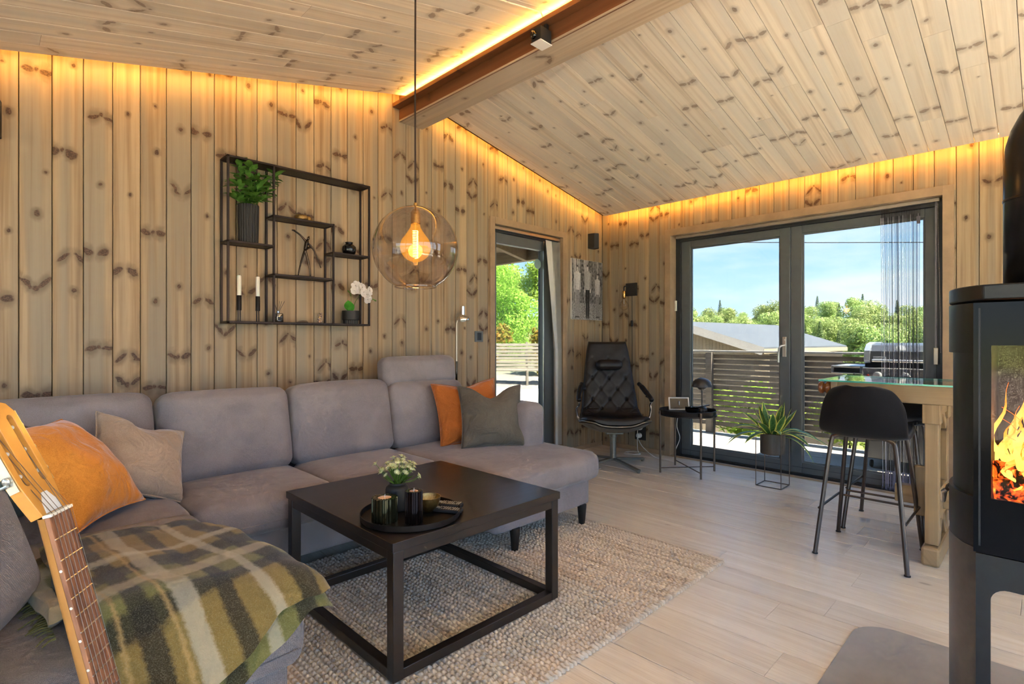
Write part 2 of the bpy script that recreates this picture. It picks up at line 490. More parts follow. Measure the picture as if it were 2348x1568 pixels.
def thin_glass(name, tint, refl=.6, base=.035, rough=.015, pw=4.0):
    # thin sheet: tinted see-through plus a sheen that grows towards grazing view (same on both faces)
    b = NB(name)
    t = b.n('ShaderNodeBsdfTransparent'); b.set(t.inputs[0], tint)
    g = b.n('ShaderNodeBsdfGlossy'); b.set(g.inputs['Roughness'], rough)
    lw = b.n('ShaderNodeLayerWeight'); b.set(lw.inputs['Blend'], .5)
    f = b.math('ADD', base, b.math('MULTIPLY', b.math('POWER', lw.outputs['Facing'], pw), refl), clamp=True)
    m = b.n('ShaderNodeMixShader'); b.t.links.new(f, m.inputs[0])
    b.t.links.new(t.outputs[0], m.inputs[1]); b.t.links.new(g.outputs[0], m.inputs[2]); b.t.links.new(m.outputs[0], b.out.inputs[0])
thin_glass('window_glass', (.485, .50, .505), .5, .015, .02, 5)  # tint added to dim the bright outdoors behind the panes
thin_glass('smoked_glass', (.86, .79, .72), .8, .06, .015, 2.2)

thin_glass('clear_bulb', (.95, .9, .8), .9, .06, .015, 2)
thin_glass('table_glass', (.90, .97, .94), .8, .04)
thin_glass('stove_glass', (.84, .82, .78), .5, .02)
thin_glass('clear_plastic', (.78, .78, .80), .5, .04)
plain('glass_edge', (.10, .52, .40), .1, 0, .05)

def emit(name, col, st):
    b = NB(name); e = b.n('ShaderNodeEmission'); b.set(e.inputs[0], col); b.set(e.inputs[1], st)
    b.t.links.new(e.outputs[0], b.out.inputs[0])
emit('led', (1.0, .46, .065), 82.0)
emit('led_deck', (1.0, .41, .045), 125.0)
emit('filament', (1.0, .52, .13), 40.0)
emit('bulb_glow', (1.0, .5, .12), 1.0)
def bulb_glass():
    b = NB('bulb_glass'); t = b.n('ShaderNodeBsdfTransparent'); b.set(t.inputs[0], (1.0, .80, .42))
    e = b.n('ShaderNodeEmission'); b.set(e.inputs[0], (1.0, .46, .06)); b.set(e.inputs[1], 1.5)
    lw = b.n('ShaderNodeLayerWeight'); b.set(lw.inputs['Blend'], .5)
    m = b.n('ShaderNodeMixShader'); b.t.links.new(b.math('ADD', .20, b.math('MULTIPLY', b.math('SUBTRACT', 1.0, lw.outputs['Facing']), .14)), m.inputs[0])
    b.t.links.new(t.outputs[0], m.inputs[1]); b.t.links.new(e.outputs[0], m.inputs[2]); b.t.links.new(m.outputs[0], b.out.inputs[0])
bulb_glass()
def ember():
    b = NB('ember_log'); o = b.obj()
    f = b.noise(o, 34, 5, .65, .6)
    p = b.pbr(b.mix(b.smooth(f, .4, .6), (.02, .012, .01), (.10, .05, .03)), .9)
    b.set(p.inputs['Emission Color'], b.ramp(f, [(.46, (0, 0, 0)), (.58, (1.0, .10, .008)), (.74, (1.0, .42, .06))]))
    b.set(p.inputs['Emission Strength'], 3.2)
ember()
def flame():
    b = NB('flame'); x, y, z = b.sep(b.n('ShaderNodeTexCoord').outputs['Generated'])
    e = b.n('ShaderNodeEmission')
    b.set(e.inputs[0], b.ramp(z, [(0.0, (1.0, .45, .05)), (.35, (1.0, .62, .14)), (.75, (1.0, .30, .02)), (1.0, (.8, .10, .0))]))
    b.set(e.inputs[1], 2.6)
    t = b.n('ShaderNodeBsdfTransparent'); m = b.n('ShaderNodeMixShader')
    nz = b.noise(b.obj(), 45, 3, .5, 1.0)
    b.t.links.new(b.smooth(nz, .25, .55), m.inputs[0]); b.t.links.new(t.outputs[0], m.inputs[1]); b.t.links.new(e.outputs[0], m.inputs[2])
    b.t.links.new(m.outputs[0], b.out.inputs[0])
flame()

def foliage(name, a, c_, sc=30, tr=.35):
    b = NB(name); o = b.obj(); r = b.n('ShaderNodeObjectInfo').outputs['Random']
    f = b.noise(o, sc, 3, .6)
    c = b.mix(b.smooth(f, .3, .7), a, c_)
    hs = b.n('ShaderNodeHueSaturation'); b.set(hs.inputs['Hue'], b.math('ADD', .485, b.math('MULTIPLY', r, .03)))
    b.set(hs.inputs['Value'], b.math('ADD', .8, b.math('MULTIPLY', r, .4))); b.set(hs.inputs['Color'], c)
    d = b.n('ShaderNodeBsdfPrincipled'); b.set(d.inputs['Base Color'], hs.outputs[0]); b.set(d.inputs['Roughness'], .55); b.set(d.inputs['Specular IOR Level'], .2)
    t = b.n('ShaderNodeBsdfTranslucent'); b.set(t.inputs[0], hs.outputs[0])
    m = b.n('ShaderNodeMixShader'); b.set(m.inputs[0], tr)
    b.t.links.new(d.outputs[0], m.inputs[1]); b.t.links.new(t.outputs[0], m.inputs[2]); b.t.links.new(m.outputs[0], b.out.inputs[0])
foliage('leaf_bright', (.30, .46, .06), (.48, .60, .11), 3, .55)
foliage('leaf_autumn', (.34, .36, .05), (.50, .30, .05), 3, .45)
foliage('leaf_forest', (.31, .41, .11), (.50, .54, .20), 1.2, .3)
foliage('leaf_conifer', (.16, .23, .08), (.24, .31, .12), 1.5, .2)
foliage('leaf_pot', (.07, .20, .03), (.16, .34, .06), 30, .3)
foliage('leaf_orchid', (.06, .24, .02), (.11, .34, .04), 20, .2)
def ground_mat():
    b = NB('grass_ground'); o = b.obj(); x, y, z = b.sep(o)
    d = b.math('SQRT', b.math('ADD', b.math('POWER', x, 2), b.math('POWER', y, 2)))
    f = b.math('ADD', d, b.math('MULTIPLY', b.noise(o, .5, 4, .6), 6))
    g = b.mix(b.noise(o, 3, 4, .6), (.17, .22, .06), (.30, .30, .11))
    st = b.mix(b.noise(o, 6, 5, .6), (.30, .27, .23), (.20, .18, .145))
    b.pbr(b.mix(b.smooth(d, 38, 44), b.mix(b.smooth(f, 17, 22), st, g), (.10, .15, .04)), .95, 0, b.bump(b.noise(o, 12, 5, .6), .4, .03), Specular_IOR_Level=.1)
ground_mat()
foliage('petal_white', (.80, .76, .74), (.88, .86, .84), 30, .3)
foliage('petal_green', (.55, .58, .27), (.74, .74, .48), 60, .3)
# ------------------------------------------------------------------ room shell
XB, YA = 4.704, 3.353            # planes of the deck-door wall and of the sofa wall
X0, Y0 = -2.2, -2.6              # hidden ends of the room
RX = 2.25                        # ridge
def zl(x): return 2.384 + .2265*x
def zr(x): return 3.357 - .206*x
TH = .018
random.seed(7)

def board_mesh(w, y0a, y0b, y1a, y1b, th=TH, ch=.0022, gap=.0009):
    # section in local x/z, front face at z=0; ends may be cut on a slant (a: left edge, b: right edge)
    h = w/2 - gap
    sec = [(-h, -th), (h, -th), (h, -ch), (h-ch, 0), (-h+ch, 0), (-h, -ch)]
    vs = []
    for ya, yb in ((y0a, y0b), (y1a, y1b)):
        for (x, z) in sec:
            t = (x+h)/(2*h); vs.append((x, ya + (yb-ya)*t, z))
    n = 6
    fs = [tuple(range(n)), tuple(range(n, 2*n))[::-1]] + [(i, n+i, n+(i+1) % n, (i+1) % n) for i in range(n)]
    return vs, fs
def add_board(parent, M, w, ends, mat, name='board', th=TH, ch=.0026, gap=.0014):
    vs, fs = board_mesh(w, *ends, th=th, ch=ch, gap=gap)
    me = bpy.data.meshes.new(name); me.from_pydata(vs, [], fs); me.materials.append(MT[mat]); me.update()
    o = bpy.data.objects.new(name, me); COL.objects.link(o); o.parent = parent; o.matrix_local = M
    return o
def frame_m(o, x, y, z):
    return Matrix(((x[0], y[0], z[0], o[0]), (x[1], y[1], z[1], o[1]), (x[2], y[2], z[2], o[2]), (0, 0, 0, 1)))

# floor: base slab + oak planks laid along Y
floor = struct(MB().box(X0, XB+.2, Y0, YA+.12, -.12, -.014).build('floor', 'groove_floor', smooth=0))
xs = 2.039
while xs - .191 > X0: xs -= .191
joints = {0: None}
k = 0
def row_of(x): return round((x - xs)/.191 - .5)
fixed = {row_of(3.56): .70, row_of(2.33): .80, row_of(1.94): .665}
while xs + .191*k < XB - .01:
    a = xs + .191*k; b_ = min(a + .191, XB); a2 = max(a, X0)
    cuts = [Y0]; y = Y0 + random.uniform(.4, 2.0)
    while y < YA - .3: cuts.append(y); y += random.uniform(1.9, 2.3)
    if k in fixed:
        cuts = [Y0, fixed[k]-2.1, fixed[k], fixed[k]+2.2]
    cuts.append(YA)
    for c0, c1 in zip(cuts[:-1], cuts[1:]):
        add_board(floor, frame_m(((a2+b_)/2, c0, 0), (1,0,0), (0,1,0), (0,0,1)), b_-a2, (.0006, .0006, c1-c0-.0006, c1-c0-.0006), 'oak_floor', 'plank', .013, .0012, .0016)
    k += 1

# sofa wall
DA0, DA1, DAT = 3.100, 4.060, 2.150     # rough opening of the terrace door
wall_back = MB()
wall_back.box(X0-.12, DA0, YA+TH, YA+.14, -.1, 2.3); wall_back.box(DA1, XB+.2, YA+TH, YA+.14, -.1, 2.3)
wall_back.box(DA0, DA1, YA+TH, YA+.14, DAT, 2.3)
def gable(a, b, c):  return (a, c, b)
wall_back.prism([(X0-.12, 2.3), (XB+.2, 2.3), (XB+.2, zr(XB)+.12), (RX, zr(RX)+.12), (X0-.12, zl(X0)+.12)], YA+TH, YA+.14, gable)
wall_back = struct(wall_back.build('wall_back', 'groove', smooth=0))
def ztop(x): return (zl(x) if x < RX else zr(x)) + .059
x = .124
while x > X0: x -= .1172
while x < XB:
    a, b_ = max(x, X0), min(x + .1172, XB)
    def piece(a, b_, z0):
        if b_-a < .003: return
        m = (a+b_)/2
        add_board(wall_back, frame_m((m, YA, z0), (1,0,0), (0,0,1), (0,-1,0)), b_-a, (0, 0, ztop(a)-z0, ztop(b_)-z0), 'pine_wall')
    if b_ <= DA0 or a >= DA1: piece(a, b_, 0.004)
    else:
        piece(a, b_, DAT)
        for (p, q) in ((a, min(b_, DA0)), (max(a, DA1), b_)):
            if q-p > .003:
                add_board(wall_back, frame_m(((p+q)/2, YA, .004), (1,0,0), (0,0,1), (0,-1,0)), q-p, (0, 0, DAT-.004, DAT-.004), 'pine_wall')
    x += .1172

# deck-door wall
DB0, DB1, DBT = .490, 2.570, 2.140
wall_right = MB()
wall_right.box(XB+TH, XB+.14, DB1, YA, -.1, 2.5); wall_right.box(XB+TH, XB+.14, Y0-.12, DB0, -.1, 2.5)
wall_right.box(XB+TH, XB+.14, DB0, DB1, DBT, 2.5)
wall_right = struct(wall_right.build('wall_right', 'groove', smooth=0))
y = .200
while y > Y0: y -= .1178
ZT = zr(XB) + .059
while y < YA - .0005:
    a, b_ = max(y, Y0), min(y + .1178, YA)
    def pieceb(a, b_, z0, z1):
        if b_-a < .003: return
        add_board(wall_right, frame_m((XB, (a+b_)/2, z0), (0,-1,0), (0,0,1), (-1,0,0)), b_-a, (0, 0, z1-z0, z1-z0), 'pine_wall')
    if b_ <= DB0 or a >= DB1: pieceb(a, b_, .004, ZT)
    else:
        pieceb(a, b_, DBT, ZT); pieceb(a, min(b_, DB0), .004, DBT); pieceb(max(a, DB1), b_, .004, DBT)
    y += .1178

# walls behind the camera with their wide window openings
wall_front = MB()
wall_front.box(X0-.12, -1.9, Y0-.12, Y0, -.1, 3.1); wall_front.box(4.3, XB+.14, Y0-.12, Y0, -.1, 3.1)
wall_front.box(-1.9, 4.3, Y0-.12, Y0, -.1, .25); wall_front.box(-1.9, 4.3, Y0-.12, Y0, 2.3, 3.1)
for x in (.1, 2.2): wall_front.box(x-.04, x+.04, Y0-.09, Y0-.03, .25, 2.3)
struct(wall_front.build('wall_front', 'subwall', smooth=0))
wall_left = MB()
wall_left.box(X0-.12, X0, Y0, -2.1, -.1, 2.6); wall_left.box(X0-.12, X0, 1.6, YA+.14, -.1, 2.6)
wall_left.box(X0-.12, X0, -2.1, 1.6, -.1, .3); wall_left.box(X0-.12, X0, -2.1, 1.6, 1.85, 2.6)
wall_left.box(X0-.09, X0-.03, -.29, -.21, .3, 1.85)
struct(wall_left.build('wall_left', 'subwall', smooth=0))

# ceiling: two slopes of boards that stop short of the walls, leaving a slot for the light strips
GAP = .10
TL, TR = math.atan(.2265), math.atan(.206)
ceil = MB()
ceil.prism([(X0-.12, zl(X0)+.06), (RX, zl(RX)+.075), (XB+.6, zr(XB+.6)+.06), (XB+.6, zr(XB+.6)+.2), (RX, zl(RX)+.22), (X0-.12, zl(X0)+.2)], Y0-.12, YA+.14, gable)
ceil = struct(ceil.build('ceiling', 'groove', smooth=0))
y = .097
while y > Y0: y -= .1178
LJ = {}
while y < YA - GAP:
    a, b_ = max(y, Y0), min(y + .1178, YA - GAP)
    m = (a+b_)/2
    if b_-a > .01:
        # left slope
        L = (RX - X0)/cos(TL)
        c = random.uniform(1.2, L-1.0)
        for p, q in ((0, c), (c, L)):
            o = frame_m((X0 + p*cos(TL), m, zl(X0) + p*sin(TL)), (0,1,0), (cos(TL), 0, sin(TL)), (sin(TL), 0, -cos(TL)))
            add_board(ceil, o, b_-a, (.0005, .0005, q-p-.0005, q-p-.0005), 'pine_ceiling', ch=.0010, gap=.0012)
        L = (XB - GAP - RX)/cos(TR)
        c = random.uniform(.5, L-.4)
        for p, q in ((0, c), (c, L)):
            o = frame_m((RX + p*cos(TR), m, zr(RX) - p*sin(TR)), (0,1,0), (cos(TR), 0, -sin(TR)), (-sin(TR), 0, -cos(TR)))
            add_board(ceil, o, b_-a, (.0005, .0005, q-p-.0005, q-p-.0005), 'pine_ceiling', ch=.0010, gap=.0012)
    y += .1178

# ridge beam
beam = struct(MB().box(2.182, 2.375, Y0, YA-.002, 2.727, 2.90).build('trim_3', 'pine_beam', smooth=0))
def board_like(parent, name, mat, c, along, normal, L, w, th, bev=.002):
    along = Vector(along).normalized(); normal = Vector(normal).normalized(); xx = along.cross(normal)
    b = MB().box(-w/2, w/2, -L/2, L/2, -th, 0)
    o = b.build(name, mat, parent, smooth=0, bevel=bev)
    o.matrix_local = frame_m(c, xx, along, normal); return o
board_like(beam, 'side_face', 'pine_beam', (2.171, .376, 2.81), (0,1,0), (-1,0,0), 5.95, .188, .012)
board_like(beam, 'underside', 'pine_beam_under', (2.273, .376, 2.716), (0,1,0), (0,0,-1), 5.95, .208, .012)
ledge = board_like(beam, 'light_ledge', 'pine_beam', (2.115, .376, 2.822), (0,1,0), (-1,0,0), 5.95, .028, .056)

# warm light strips
def strip(lbl, vs):
    o = MB().box(*vs).build('led_strip', 'led', smooth=0); return tag(o, lbl, 'light strip', 'warm light strips along the ceiling')
s1 = MB(); s1.obox((2.14, .6, 2.843), (.007, 0, 0), (0, 2.7, 0), (0, 0, .004))
tag(s1.build('led_strip', 'led', smooth=0), 'warm glowing light strip lying on top of the dark ridge beam', 'light strip')
for (x0, x1, fz, lbl) in ((X0+.1, 2.09, zl, 'warm light strip hidden above the sofa wall, left of the beam'),
                          (2.42, XB-.12, zr, 'warm light strip hidden above the sofa wall, right of the beam')):
    a = Vector((x0, YA-GAP-.003, fz(x0)+.027)); c = Vector((x1, YA-GAP-.003, fz(x1)+.027))
    tag(MB().bar(a, c, .010, .006).build('led_strip', 'led', smooth=0), lbl, 'light strip')
tag(MB().box(XB-GAP-.008, XB-GAP+.002, Y0+.2, YA-.1, zr(XB-GAP)+.024, zr(XB-GAP)+.030).build('led_strip', 'led_deck', smooth=0),
    'warm light strip hidden above the wall with the glass deck doors', 'light strip')

# casings (inside trim) and jambs
t1 = MB()
for (y0, y1, z0, z1) in ((2.553, 2.613, 0, 2.182), (.446, .507, 0, 2.182)): t1.box(XB-.014, XB+.002, y0, y1, z0, z1)
t1.box(XB-.016, XB+.002, .507, 2.553, 2.119, 2.182)
t1.box(XB, XB+.12, 2.553, 2.571, 0, 2.137); t1.box(XB, XB+.12, .489, .507, 0, 2.137); t1.box(XB, XB+.12, .507, 2.553, 2.119, 2.137)
struct(t1.build('trim_1', 'trim_wood', smooth=0, bevel=.0015))
t2 = MB()
for (x0, x1) in ((3.069, 3.125), (4.036, 4.092)): t2.box(x0, x1, YA-.014, YA+.002, 0, 2.175)
t2.box(3.125, 4.036, YA-.016, YA+.002, 2.117, 2.175)
t2.box(3.107, 3.125, YA, YA+.12, 0, 2.135); t2.box(4.036, 4.054, YA, YA+.12, 0, 2.135); t2.box(3.125, 4.036, YA, YA+.12, 2.117, 2.135)
struct(t2.build('trim_2', 'trim_wood', smooth=0, bevel=.0015))
struct(MB().box(XB-.012, XB+.02, .507, 2.553, 0, .012).build('trim_4', 'trim_wood', smooth=0, bevel=.002))
bb = MB(); bb.box(DA1+.03, XB-.02, YA-.014, YA, 0, .045)
struct(bb.build('baseboard_back', 'trim_wood', smooth=0, bevel=.002))
bb = MB(); bb.box(XB-.014, XB, 2.613, YA-.014, 0, .045); bb.box(XB-.014, XB, Y0, .446, 0, .045)
struct(bb.build('baseboard_right', 'trim_wood', smooth=0, bevel=.002))

# glass deck doors (two leaves) in plane x = 4.82
def ring_frame(y0, y1, z0, z1, l, r, b, t, x0, x1):
    m = MB(); m.box(x0, x1, y0, y0+l, z0, z1); m.box(x0, x1, y1-r, y1, z0, z1)
    m.box(x0, x1, y0+l, y1-r, z0, z0+b); m.box(x0, x1, y0+l, y1-r, z1-t, z1); return m
door1 = struct(ring_frame(.507, 2.553, -.01, 2.119, .045, .05, .025, .052, 4.80, 4.90).build('door_1', 'frame_dark', smooth=0, bevel=.003))
def leaf(y0, y1, l, r, gz0=.105, gz1=2.0):
    s = ring_frame(y0, y1, .015, 2.067, l, r, gz0-.015, 2.067-gz1, 4.815, 4.875).build('sash', 'frame_grey', door1, smooth=0, bevel=.004)
    g = MB().box(4.842, 4.848, y0+l-.005, y1-r+.005, gz0-.005, gz1+.005).build('glass_pane', 'window_glass', s, smooth=0)
    bd = ring_frame(y0+l-.001, y1-r+.001, gz0-.001, gz1+.001, .012, .012, .012, .012, 4.828, 4.842).build('glazing_bead', 'frame_grey', s, smooth=0)
    ln = MB().box(4.8135, 4.8155, y0+.01, y1-.01, .062, .066).build('rail_groove', 'frame_dark', s, smooth=0)
    return s
s1_ = leaf(1.521, 2.503, .082, .093)
s2_ = leaf(.552, 1.517, .068, .087)
h = MB(); h.box(4.803, 4.815, 1.548, 1.580, .975, 1.145)
hd = h.build('handle_plate', 'steel', s1_, smooth=0, bevel=.003)
hp = MB(); hp.tube([(4.806, 1.565, 1.075), (4.775, 1.565, 1.075), (4.765, 1.575, 1.070), (4.763, 1.592, 1.05), (4.763, 1.597, .98), (4.763, 1.597, .93)], .009, 10)
hp.build('lever', 'steel', hd)
MB().tube([(4.806, 1.565, 1.118), (4.785, 1.565, 1.118)], .008, 10).build('lock_knob', 'steel', hd)
al = MB().box(4.775, 4.793, 2.535, 2.553, 1.40, 1.50).build('alarm_contact', 'white_plastic', smooth=0, bevel=.003)
tag(al, 'small white alarm contact on the left jamb of the deck doors', 'sensor')

# terrace door in the sofa wall
door2 = struct(MB().box(3.125, 3.15, 3.40, 3.50, -.01, 2.117).box(4.005, 4.036, 3.40, 3.50, -.01, 2.117).box(3.15, 4.005, 3.40, 3.50, 2.065, 2.117).box(3.15, 4.005, 3.40, 3.50, -.01, .03).build('door_2', 'frame_dark', smooth=0, bevel=.003))
def ring_x(x0, x1, z0, z1, l, r, b, t, y0, y1):
    m = MB(); m.box(x0, x0+l, y0, y1, z0, z1); m.box(x1-r, x1, y0, y1, z0, z1)
    m.box(x0+l, x1-r, y0, y1, z0, z0+b); m.box(x0+l, x1-r, y0, y1, z1-t, z1); return m
sa = ring_x(3.15, 4.005, .03, 2.065, .06, .185, .11, .09, 3.415, 3.475).build('sash', 'frame_grey', door2, smooth=0, bevel=.004)
MB().box(3.205, 3.825, 3.445, 3.451, .135, 1.98).build('glass_pane', 'window_glass', sa, smooth=0)
MB().box(3.822, 3.832, 3.405, 3.416, .03, 2.065).build('sash_bead', 'steel', sa, smooth=0)
MB().lathe([(0, 0), (.047, 0), (.047, .002), (0, .002)], (3.775, 3.442, 1.845), 24, (0, -1, 0)).build('round_sticker', 'paper_green', sa)
# ------------------------------------------------------------------ outdoors
def sst(a, b, x):
    t = max(0, min(1, (x-a)/(b-a))); return t*t*(3-2*t)
def tz(x, y):
    d = sqrt(x*x+y*y)
    f = sst(.60, .80, y/max(x, .5)) if x > -1 else 1
    low = -.25 - 2.9*sst(7.2, 13, x) - 1.5*sst(16, 40, d) + .142*max(0, min(d, 92)-42)
    high = -.18 + .27*sst(6.5, 8.5, d) + .05*max(0, d-13)
    z = low*(1-f) + high*f
    return z + .08*noise.noise(Vector((x*.6, y*.6, 0)))*sst(5.5, 9, d)
def gfun(u, v):
    # polar-like spacing: dense near the house, coarse far away
    X = -30 + 40*u if u < .5 else -10 + 160*(u-.5)**1.0*2
    Y = -40 + 80*v if v < .6 else 8 + 150*((v-.6)/.4)
    return (X, Y, tz(X, Y))
g_ = MB().grid(150, 150, gfun).build('ground', 'grass_ground', smooth=180)
struct(g_)

# roof overhang and eave of this house, running past the sofa wall as a porch roof
roof = MB()
roof.prism([(RX, zr(RX)+.02), (5.28, zr(5.28)+.02), (5.28, zr(5.28)+.10), (RX, zr(RX)+.10)], YA+.14, 6.6, gable)
roof.prism([(X0-.5, zl(X0-.5)+.02), (RX, zl(RX)+.02), (RX, zl(RX)+.10), (X0-.5, zl(X0-.5)+.10)], YA+.14, 6.6, gable)
roof.box(X0-.5, XB+.5, Y0-.75, Y0-.12, 2.42, 2.52)  # unseen front overhang, added to cut the sun entering the front windows
rf = struct(roof.build('porch_roof', 'cladding', smooth=0))
MB().box(5.12, 5.20, Y0, 6.55, 2.17, 2.40).build('eave_beam', 'cladding', rf, smooth=0, bevel=.004)
for y in (4.1, 4.9, 5.7): MB().bar((3.0, y, zr(3.0)-.06), (5.15, y, zr(5.15)-.06), .07, .14).build('rafter', 'cladding', rf, smooth=0, bevel=.003)

# deck
deck = struct(MB().box(4.9, 6.78, -2.4, 5.2, -.30, -.10).build('deck', 'groove_floor', smooth=0))
x = 4.92
while x < 6.72:
    b = MB().box(-.058, .058, -3.75, 3.75, -.028, 0)
    o = b.build('deck_plank', 'deck_wood', deck, smooth=0, bevel=.004, bseg=1); o.location = (x+.06, 1.4, -.072)
    x += .123

# slatted railing
fe = thing('deck_railing', 'weathered wooden railing of horizontal slats around the deck', 'railing', (6.72, 1.4, -.1))
z = .02
for k in range(14):
    o = MB().box(-.011, .011, -3.6, 3.6, 0, .050).build('slat', 'fence_wood', fe, smooth=0, bevel=.003, bseg=1); o.location = (0, 0, z + .1 + k*.0665)
MB().box(6.66, 6.78, -2.2, 5.0, .962, .985).build('top_rail', 'deck_wood', fe, w=True, smooth=0, bevel=.004)
for y in (-1.6, .2, 2.0, 3.07, 4.6):
    MB().box(6.70-.075, 6.70-.012, y-.04, y+.04, -.1, .96).build('post', 'fence_wood', fe, w=True, smooth=0, bevel=.004)

# barbecue
bq = thing('gas_barbecue', 'silver and black gas barbecue standing on the deck by the railing', 'barbecue', (6.15, .85, -.072))
m = MB()
prof = [(-.30, 0), (-.33, .03), (-.31, .11), (-.24, .165), (-.10, .185), (.20, .185), (.26, .12), (.26, 0)]
def lid(a, b, c): return (6.15+a, c, .905+b)
m.prism(prof, .56, 1.155, lid); m.build('lid', 'bbq_black', bq, w=True, smooth=30)
for y in (.52, 1.155):
    q = MB().prism([(a*1.04, b*1.05) for a, b in prof], y, y+.045, lid).build('lid_end', 'bbq_steel', bq, w=True, smooth=30)
MB().tube([(5.79, .62, .93), (5.79, 1.13, .93)], .013, 10).build('lid_handle', 'bbq_steel', bq, w=True)
MB().lathe([(0, 0), (.04, 0), (.042, .006), (0, .012)], (5.865, .93, 1.03), 20, (-1, 0, .35)).build('thermometer', 'white_plastic', bq, w=True)
MB().box(5.815, 5.83, 1.03, 1.13, .935, .965).build('name_plate', 'bbq_steel', bq, w=True, smooth=0, bevel=.004)
MB().box(5.85, 6.42, .52, 1.20, .865, .905).build('fire_box', 'bbq_black', bq, w=True, smooth=0, bevel=.006)
MB().box(5.80, 5.86, .50, 1.21, .73, .865).build('control_panel', 'bbq_steel', bq, w=True, smooth=0, bevel=.008)
for y in (1.09, .88, .67):
    kn = MB().lathe([(.036, 0), (.036, .008), (.024, .012), (.022, .03), (0, .032)], (5.80, y, .792), 20, (-1, 0, 0)).build('knob', 'white_plastic', bq, w=True)
MB().lathe([(.012, 0), (.012, .012), (0, .014)], (5.80, 1.165, .79), 14, (-1, 0, 0)).build('igniter_button', 'red_button', bq, w=True)
sh = ring_frame(1.215, 1.47, .80, .875, .02, .02, .012, .012, 5.82, 5.84); sh.box(5.83, 6.35, 1.22, 1.465, .855, .872)
sh.build('side_shelf', 'bbq_steel', bq, w=True, smooth=0, bevel=.004)
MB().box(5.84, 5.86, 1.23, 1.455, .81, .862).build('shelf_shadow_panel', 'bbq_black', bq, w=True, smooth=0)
MB().box(5.86, 6.40, .52, 1.20, .02, .73).build('cabinet', 'bbq_black', bq, w=True, smooth=0, bevel=.008)
for y in (.56, 1.16):
    for x in (5.92, 6.36): MB().lathe([(.03, -.012), (.036, 0), (.03, .012)], (x, y, -.036), 16, (0, 1, 0)).build('caster', 'matt_black', bq, w=True)

# neighbour's house below the deck
A_, B_, D_ = Vector((13.1, 6.67, 1.5)), Vector((18.1, 6.26, 1.5)), Vector((13.94, 4.88, .837))
C_ = D_ + (B_-A_); D2 = Vector((2*A_.x-D_.x, 2*A_.y-D_.y, .837)); C2 = D2 + (B_-A_)
nh = thing('neighbour_house', 'low timber house with a pale grey felt roof beyond the railing', 'house', (15.8, 6.3, -3.2))
ov = (A_-B_).normalized()*.35
for nm, p, q, s_, t_ in (('roof_slope', A_, B_, D_, C_), ('roof_slope', A_, B_, D2, C2)):
    m = MB(); up = Vector((0, 0, .10)); P_ = [p+ov, q-ov, t_-ov, s_+ov]
    m.add([v for v in P_]+[v+up for v in P_], [(0,1,2,3), (4,7,6,5), (0,4,5,1), (1,5,6,2), (2,6,7,3), (3,7,4,0)])
    m.build(nm, 'roof_felt', nh, w=True, smooth=0)
for s_ in (D_, D2):
    MB().bar(A_+ov*1.02+Vector((0,0,.0)), s_+ov*1.02+Vector((0,0,.0)), .04, .20).build('barge_board', 'deck_wood', nh, w=True, smooth=0)
    MB().bar(s_+ov, s_+(B_-A_)-ov, .05, .12).build('eave_board', 'cladding', nh, w=True, smooth=0)
ax = (D_-D2); L = ax.length; axn = ax/L
n_ = 48
for k in range(n_):
    t0 = (k+.04)/n_; t1 = (k+.96)/n_
    def top(t): return 1.5 - (1.5-.837)*abs(2*t-1) - .03
    p0, p1 = D2 + axn*L*t0, D2 + axn*L*t1
    m = MB(); dn = -(B_-A_).normalized()*.03
    vs = []
    for dd in (Vector((0,0,0)), dn):
        for p, t in ((p0, t0), (p1, t1)):
            vs += [Vector((p.x, p.y, -3.2))+dd, Vector((p.x, p.y, top(t)))+dd]
    m.add(vs, [(0,2,3,1), (4,5,7,6), (0,1,5,4), (2,6,7,3), (1,3,7,5), (0,4,6,2)])
    m.build('wall_board', 'cladding', nh, w=True, smooth=0)
m = MB()
base = [D2, D_, C_, C2]
m.add([Vector((p.x, p.y, -3.2)) for p in base] + [Vector((p.x, p.y, .78)) for p in base], [(0,1,5,4), (1,2,6,5), (2,3,7,6), (3,0,4,7)])
m.build('wall_core', 'groove', nh, w=True, smooth=0)

# overhead wire
tag(MB().tube([(12.5, 13.6, 4.52), (15.5, 9.5, 4.36), (19, 5.0, 4.21), (23, 0, 4.10)], .014, 6).build('power_line', 'wire'), 'thin dark power line crossing the sky', 'power line')

# trees
def leaf_mesh(name, blobs, n, size, mat, seed, trunk=None):
    rnd = random.Random(seed); vs = []; fs = []
    for _ in range(n):
        c, r, sc = rnd.choice(blobs)
        d = Vector((rnd.gauss(0, 1), rnd.gauss(0, 1), rnd.gauss(0, 1)+.15)).normalized()
        rr = r*(rnd.random()**.28)
        p = Vector(c) + Vector((d.x*rr*sc[0], d.y*rr*sc[1], d.z*rr*sc[2]))
        nn = (d + Vector((rnd.gauss(0, .5), rnd.gauss(0, .5), rnd.gauss(0, .5)))).normalized()
        a = nn.orthogonal().normalized(); a = Matrix.Rotation(rnd.random()*6.28, 3, nn) @ a; b = nn.cross(a)
        s = size*rnd.uniform(.6, 1.3); i = len(vs)
        vs += [p-a*s, p-b*s*.5, p+a*s, p+b*s*.5]; fs.append((i, i+1, i+2, i+3))
    m = MB(); m.add(vs, fs); return m
TREES = []
